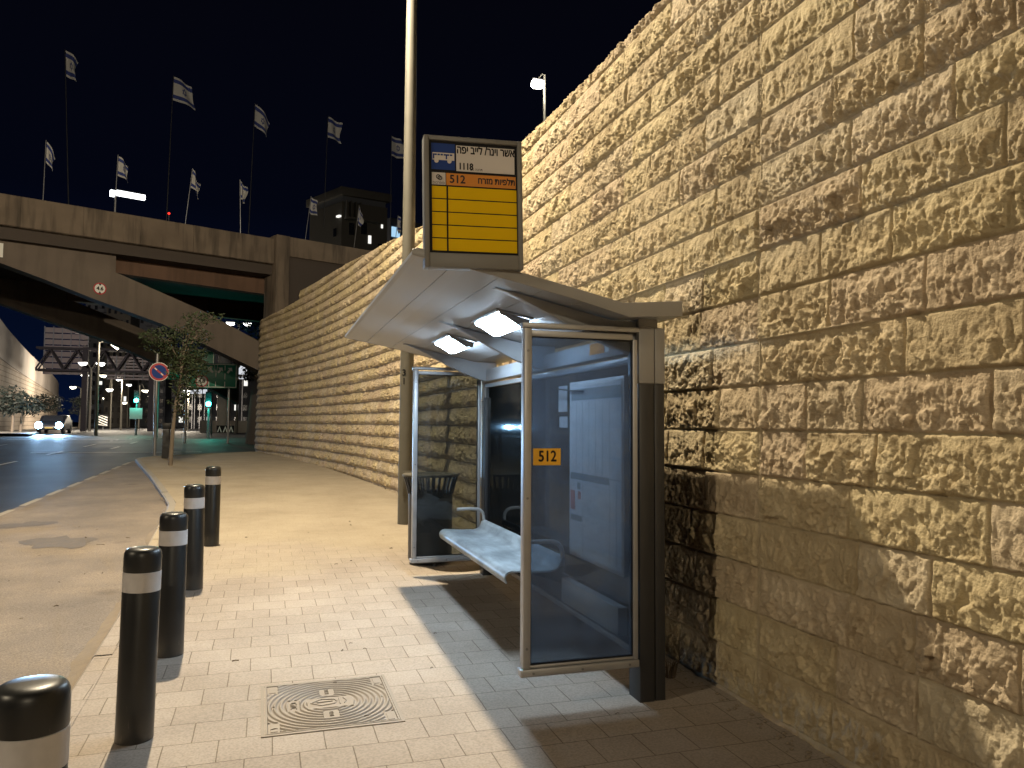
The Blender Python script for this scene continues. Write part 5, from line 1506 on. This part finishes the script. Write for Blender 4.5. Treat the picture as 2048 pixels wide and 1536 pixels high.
# ---- buildings
def building(label, px0, px1, top_py, Y, depth, mat, floors, cols, lit, balc=False, rz=0.0, name='apartment_block', base=None):
    a = at_y(px0, top_py, Y); b_ = at_y(px1, top_py, Y)
    z0 = gz(Y) if base is None else base
    t = thing(name, label, 'building', (a.x, Y, z0), rz)
    W_, H_ = b_.x - a.x, a.z - z0
    mb = MB(); mb.box(0, W_, 0, depth, -.5, H_); mb.build('wall', mat, t)
    mb = MB(); mb.box(-.3, W_ + .3, -.3, depth + .3, H_ + .002, H_ + .5); mb.build('roof_edge', MT['facade_dark'], t)
    fh = H_ / floors; cw = W_ / cols
    r_ = random.Random(int(px0 * 7 + Y))
    for f_ in range(floors):
        for c_ in range(cols):
            x0 = c_ * cw + cw * .27; z_ = f_ * fh + fh * .32
            mb = MB(); mb.box(x0, x0 + cw * .42, -.05, .05, z_, z_ + fh * .46)
            wn = mb.build('window', MT['lit_window'] if (f_, c_) in lit else MT['window_dark'], t)
            if balc and (c_ % 2 == 0):
                mb = MB(); mb.box(c_ * cw + cw * .05, c_ * cw + cw * .9, -1.2, -.052, z_ - fh * .30, z_ - fh * .24); mb.box(c_ * cw + cw * .05, c_ * cw + cw * .9, -1.2, -1.1, z_ - fh * .238, z_ + fh * .06)
                mb.build('balcony', mat, t)
    return t, W_, H_
twr, W_, H_ = building('tall dark apartment tower with small balconies rising behind the sign gantry', 172, 214, 606, 150, 14, MT['facade_dark'], 13, 3, {(4, 2), (9, 1)}, True)
mb = MB()
for k in range(5):
    mb.box(-1.0, -.05, -.4, .2, H_ * .72 + k * 1.75, H_ * .72 + k * 1.75 + .25)
mb.build('stair_landings', MT['white'], twr)
building('paler apartment block beside the dark tower, with dark windows', 214, 262, 612, 145, 14, MT['hill_facade'], 11, 4, {(2, 3)}, False)
building('dark apartment block behind the young tree', 263, 335, 632, 155, 16, MT['facade_dark'], 11, 5, {(7, 2), (5, 0)}, True)
building('wide low dark building behind the traffic lights and green signs', 300, 520, 700, 165, 18, MT['facade_dark'], 6, 12, {(0, 3), (1, 9), (3, 10), (2, 11), (0, 6)}, False, name='office_building')
# building on the hill behind the bridge approach: a corner of it points at the street
cn = bz(683, 372, 30)
hb = thing('hillside_building', 'dark flat-roofed building with a few lit windows above the bridge approach', 'building', (cn.x, cn.y, 6.0), R(12))
Hh = cn.z - 6.0
def far_len(px, ang):
    d = ray(px, 400)[:2]; u = np.array([math.cos(ang), math.sin(ang)])
    A = np.array([[d[0], -u[0]], [d[1], -u[1]]]); return float(np.linalg.solve(A, np.array([cn.x, cn.y]) - CAM[:2])[1])
Lr = far_len(784, R(12)); Ll = far_len(612, R(12 + 105))
q_ = R(105); UL = Vector((math.cos(q_), math.sin(q_), 0))
def lpt(a, out=0.0): return (UL.x * a - math.sin(q_) * out, UL.y * a + math.cos(q_) * out)
foot = [(0, 0), (Lr, 0), (Lr + UL.x * Ll, UL.y * Ll), (UL.x * Ll, UL.y * Ll)]
cen = Vector((sum(p[0] for p in foot) / 4, sum(p[1] for p in foot) / 4))
def grow(k): return [tuple(cen + (Vector(p) - cen) * k) for p in foot]
mb = MB(); mb.prism(grow(.90), 'z', 0, Hh - 1.3); mb.build('wall', MT['hill_facade'], hb)
mb = MB(); mb.prism(foot, 'z', Hh - .75, Hh); mb.build('roof', MT['hill_facade'], hb, bevel=.03)
mb = MB(); mb.prism(grow(.86), 'z', Hh - 1.3, Hh - .76); mb.build('roof_recess', MT['facade_dark'], hb)
w0 = [Vector(p) for p in grow(.90)]
def wbox(name, mat, face, u, z, w, h, proud=.06):
    a, b_ = (w0[0], w0[1]) if face == 'r' else (w0[0], w0[3])
    d = (b_ - a).normalized(); nn = Vector((d.y, -d.x)) if face == 'r' else Vector((-d.y, d.x)); L_ = (b_ - a).length
    p0_, p1_ = a + d * (u * L_), a + d * (u * L_ + w)
    pr = [tuple(p0_ - nn * .05), tuple(p1_ - nn * .05), tuple(p1_ + nn * proud), tuple(p0_ + nn * proud)]
    mb = MB(); mb.prism(pr, 'z', z, z + h); mb.build(name, mat, hb)
for u, z, w, h, lit in ((.16, Hh - 4.3, .5, 1.1, 0), (.42, Hh - 4.1, .55, 1.2, 0), (.58, Hh - 4.9, .28, .75, 1), (.86, Hh - 3.3, .18, .35, 1), (.16, Hh - 6.8, .5, 1.1, 0), (.42, Hh - 6.8, .55, 1.2, 0), (.80, Hh - 5.9, .5, 1.1, 0)):
    wbox('window', MT['lit_window'] if lit else MT['window_dark'], 'r', u, z, w, h)
for u, z, w, h, lit in ((.15, Hh - 4.4, .45, .75, 0), (.62, Hh - 6.6, .35, .8, 0), (.42, Hh - 6.9, .10, .7, 1), (.85, Hh - 6.7, .4, .8, 0)):
    wbox('window', MT['lit_window'] if lit else MT['window_dark'], 'l', u, z, w, h)
wbox('porch_light', MT['lit_window'], 'l', .01, Hh - 2.75, .5, .16, .25)
wbox('balcony', MT['hill_facade'], 'r', .04, Hh - 3.0, 3.2, .16, .8)
for k in range(4): wbox('balcony_post', MT['hill_facade'], 'r', .05 + .10 * k, Hh - 2.83, .08, 1.5, .75)
c = bz(786, 466, 46); b2 = thing('hillside_building', 'building corner with a lit bluish window right of the dark building', 'building', (c.x, c.y, 6.0), BANG)
mb = MB(); mb.box(-.2, 7, .2, 8, 0, c.z - 6.0 + 1.9); mb.build('wall', MT['facade_dark'], b2)
mb = MB(); mb.box(-.1, 1.0, .05, .195, c.z - 6.4, c.z - 5.2); mb.build('window', emit('blue_window', (.45, .75, 1.0), .9), b2)
mb = MB(); mb.box(1.9, 2.6, .05, .195, c.z - 6.2, c.z - 5.7); mb.build('window', emit('blue_window_dim', (.3, .5, 1.0), .4), b2)
# aircraft warning light on a thin mast
c = bz(338, 427, 14.5); mst = thing('warning_mast', 'thin mast with a tiny red warning light beyond the bridge', 'mast', (c.x, c.y, 8.9))
mb = MB(); mb.cyl((0, 0, 0), (0, 0, c.z - 8.95), .02, .02, 8); mb.build('mast', MT['steel'], mst)
mb = MB(); mb.lathe([(.05, -.05), (.07, 0), (.05, .05)], (0, 0, c.z - 8.9), 10); mb.build('red_lamp', MT['red_light'], mst)

# ---- bits and pieces at the far junction
def at_ground_far(px, Y): 
    p = at_y(px, 845, Y); return (p.x, Y, gz(Y))
cv = thing('striped_marker', 'white and black striped hazard marker standing at the far kerb', 'marker', at_ground_far(206, 100))
mb = MB(); mb.box(-.48, .48, -.03, .03, .35, 1.7); mbd = mb.build('marker_board', MT['black'], cv)
mb = MB()
for k in range(5):
    z_ = .08 + k * .3; mb.add([(-.47, -.035, min(1.69, max(.36, z_ + .42))), (.47, -.035, max(.36, z_)), (.47, -.035, max(.36, z_ + .13)), (-.47, -.035, min(1.69, max(.36, z_ + .55)))], [(0, 1, 2, 3)])
mb.build('white_stripes', MT['white'], mbd)
mb = MB(); mb.box(-.06, .06, .04, .12, -.1, 1.6); mb.build('post', MT['steel'], cv)
cv = thing('chevron_barrier', 'low barrier with white chevrons at the junction behind the sign posts', 'barrier', at_ground_far(449, 70))
mb = MB(); mb.box(-.62, .78, -.1, .1, .0, .62); cbo = mb.build('barrier_board', MT['black'], cv)
mb = MB()
for k in range(3):
    x_ = -.38 + k * .46
    mb.add([(x_ - .20, -.105, .05), (x_ - .10, -.105, .05), (x_, -.105, .40), (x_, -.105, .57)], [(0, 1, 2, 3)]); mb.add([(x_ + .20, -.105, .05), (x_ + .10, -.105, .05), (x_, -.105, .40), (x_, -.105, .57)], [(0, 1, 2, 3)])
mb.build('white_chevrons', MT['white'], cbo)
lwz = thing('low_wall', 'pale low concrete wall at the back of the junction', 'wall', at_ground_far(400, 78))
mb = MB(); mb.box(0, 8.5, -.2, .2, -.2, 1.05); mb.build('wall_face', MT['kerb_stone'], lwz, bevel=.03)
mb = MB(); mb.box(6.8, 8.6, -.25, .25, 1.055, 2.7); mb.build('raised_end', MT['kerb_stone'], lwz, bevel=.03)
col = thing('lit_column', 'pale round column lit greenish behind the direction sign', 'column', at_ground_far(446, 76))
mb = MB(); mb.lathe([(.62, -.2), (.55, .3), (.52, 8.6), (.7, 8.8), (.7, 9.2)], n=24); mb.build('shaft', MT['kerb_stone'], col, smooth=True)
col2 = thing('lit_column', 'thinner cream column right of the pale round column', 'column', at_ground_far(456, 80))
mb = MB(); mb.lathe([(.24, -.2), (.2, .3), (.2, 8.6), (.3, 8.8), (.3, 9.0)], n=16); mb.build('shaft', MT['pole_paint'], col2, smooth=True)
# lit shop sign behind the green sign
p = at_y(477, 752, 95); sh = thing('lit_sign', 'small white lit sign showing beside the green lane sign', 'sign', (p.x, 95, gz(95)))
mb = MB(); mb.box(0, .9, -.1, .1, p.z - gz(95) + .2, p.z - gz(95) + 1.2); sb_ = mb.build('lit_face', MT['lit_sign'], sh)
mb = MB(); mb.box(-.0, .9, -.1, .1, p.z - gz(95) - .35, p.z - gz(95) - .12); mb.build('lit_bar', MT['lit_sign'], sh)
mb = MB(); mb.box(.4, .5, .12, .22, -.2, p.z - gz(95) + 1.0); mb.build('post', MT['steel'], sh)
for i, (px, lb) in enumerate(((348, 'white van parked far away, seen under the young tree'), )):
    pass
# tiny signs over the far road
for i, (px, lb) in enumerate(((385, 'tiny square white sign over the far road, leftmost of four'), (390, 'tiny white sign with a round mark over the far road'), (400, 'tiny white sign over the far road, third of four'), (410, 'tiny square white sign over the far road, rightmost of four'))):
    p = at_y(px, 783, 120); t = thing('small_sign', lb, 'sign', (p.x, 120, gz(120)), 0, 'small white signs over the far road')
    mb = MB(); mb.box(-.28, .28, -.03, .03, p.z - gz(120) - .3, p.z - gz(120) + .3); mb.build('sign_face', MT['lit_sign'], t)
    mb = MB(); mb.box(-.04, .04, .04, .1, -.2, p.z - gz(120) + .2); mb.build('post', MT['steel'], t)

# ---- oncoming car with headlights on
cx0 = at_y(110, 838, 68)
car = thing('car', 'dark car driving towards the camera with bright headlights on', 'car', (cx0.x, 68, gz(68) - .08), R(3))
# side outline, nose towards -y
side = [(-2.15, .32), (-2.2, .55), (-2.1, .74), (-1.15, .92), (-.35, 1.40), (.9, 1.45), (1.75, 1.05), (2.1, .98), (2.15, .45), (2.05, .3)]
mb = MB(); mb.prism(side, 'x', -.88, .88)
MT['plate_yellow'] = simple('plate_yellow', (.16, .11, .01), .6, 0, .05)
MT['car_paint'] = simple('car_paint', (.010, .011, .016), .4, .2, .1, coat=.2)
body = mb.build('body', MT['car_paint'], car, bevel=.09, seg=3)
mb = MB(); mb.add([(-.72, -1.10, .97), (.72, -1.10, .97), (.62, -.40, 1.385), (-.62, -.40, 1.385)], [(0, 1, 2, 3)]); mb.xform(Matrix.Translation((0, -.03, .02))); mb.build('windscreen', MT['window_dark'], car)
for sx_ in (-.66, .66):
    mb = MB(); mb.lathe([(.02, -.06), (.21, -.04), (.25, .02), (.02, .06)], n=16); mb.xform(Matrix.Translation((sx_, -2.18, .66)) @ Matrix.Rotation(R(90), 4, 'X')); 
    hl = mb.build('headlight', MT['head_light'], car)
    L = bpy.data.lights.new('headlight_beam', 'SPOT'); L.energy = 11000; L.color = (.34, .62, 1.0); L.spot_size = R(27); L.spot_blend = 1.0; L.shadow_soft_size = .1
    lo = bpy.data.objects.new('headlight_beam', L); COL.objects.link(lo); lo.parent = car; lo.location = (sx_, -2.35, .70); lo.rotation_euler = (R(90 - 3.2), 0, R(180) + R(11))
for sx_ in (-.80, .80):
    for sy_ in (-1.35, 1.35):
        mb = MB(); mb.lathe([(.18, -.1), (.32, -.1), (.33, 0), (.32, .1), (.18, .1)], n=20); mb.xform(Matrix.Translation((sx_, sy_, .33)) @ Matrix.Rotation(R(90), 4, 'Y')); mb.build('wheel', MT['black'], car, smooth=True)
mb = MB(); mb.box(-.26, .26, -2.235, -2.205, .42, .54); mb.build('number_plate', MT['plate_yellow'], car)
mb = MB(); mb.box(-.5, .5, -2.225, -2.2, .58, .70); mb.build('grille', MT['black'], car)

# ---- small debris on the ground
MT['twig'] = simple('twig', (.10, .07, .045), .9, 0, .3, 20)
rr_ = random.Random(21)
mb = MB()
for _ in range(80):
    k = rr_.random()
    if k < .5: x = rr_.uniform(-3.6, -1.0); y = rr_.uniform(3, 13)
    elif k < .8: x = rr_.uniform(-.9, 2.3); y = rr_.uniform(3.4, 13)
    else: x = rr_.uniform(2.35, 2.66); y = rr_.uniform(1.8, 12)
    z = (road_z(y) + .007 if x < kerb_x(y) else gz(y) + .003)
    a = rr_.uniform(0, math.pi); l = rr_.uniform(.006, .022) * (2.2 if rr_.random() < .15 else 1)
    mb.tube([(x - math.cos(a) * l, y - math.sin(a) * l, z + .002), (x, y, z + .006), (x + math.cos(a) * l, y + math.sin(a) * l, z + .002)], rr_.uniform(.0015, .004), 5)
tag(mb.build('ground_litter', MT['twig']), kind='stuff')
mb = MB()
for _ in range(420):
    y = rr_.uniform(1.2, 14); x = float(np.interp(y, [3, 11], [2.70, 2.70])) - abs(rr_.gauss(0, .07)); s_ = rr_.uniform(.004, .016)
    z = gz(y)
    mb.lathe([(s_ * .7, 0), (s_, s_ * .4), (s_ * .5, s_ * .9)], (x, y, z - .001), 6)
tag(mb.build('stone_chips', MT['sand']), kind='stuff')
# dry weeds by the foot of the wall behind the post
wd = thing('dry_weed', 'dry weed growing at the foot of the wall behind the near shelter post', 'weed', (2.55, 4.55, gz(4.55)))
mb = MB()
for _ in range(60):
    a = rr_.uniform(0, 6.28); l = rr_.uniform(.05, .2); d = Vector((math.cos(a) * .5, math.sin(a) * .5, 1)).normalized()
    mb.tube([(0.03 * math.cos(a), .03 * math.sin(a), -.01), d * l * .6, d * l + Vector((0, 0, -l * .15))], [.003, .002, .001], 4)
mb.build('stems', MT['twig'], wd)
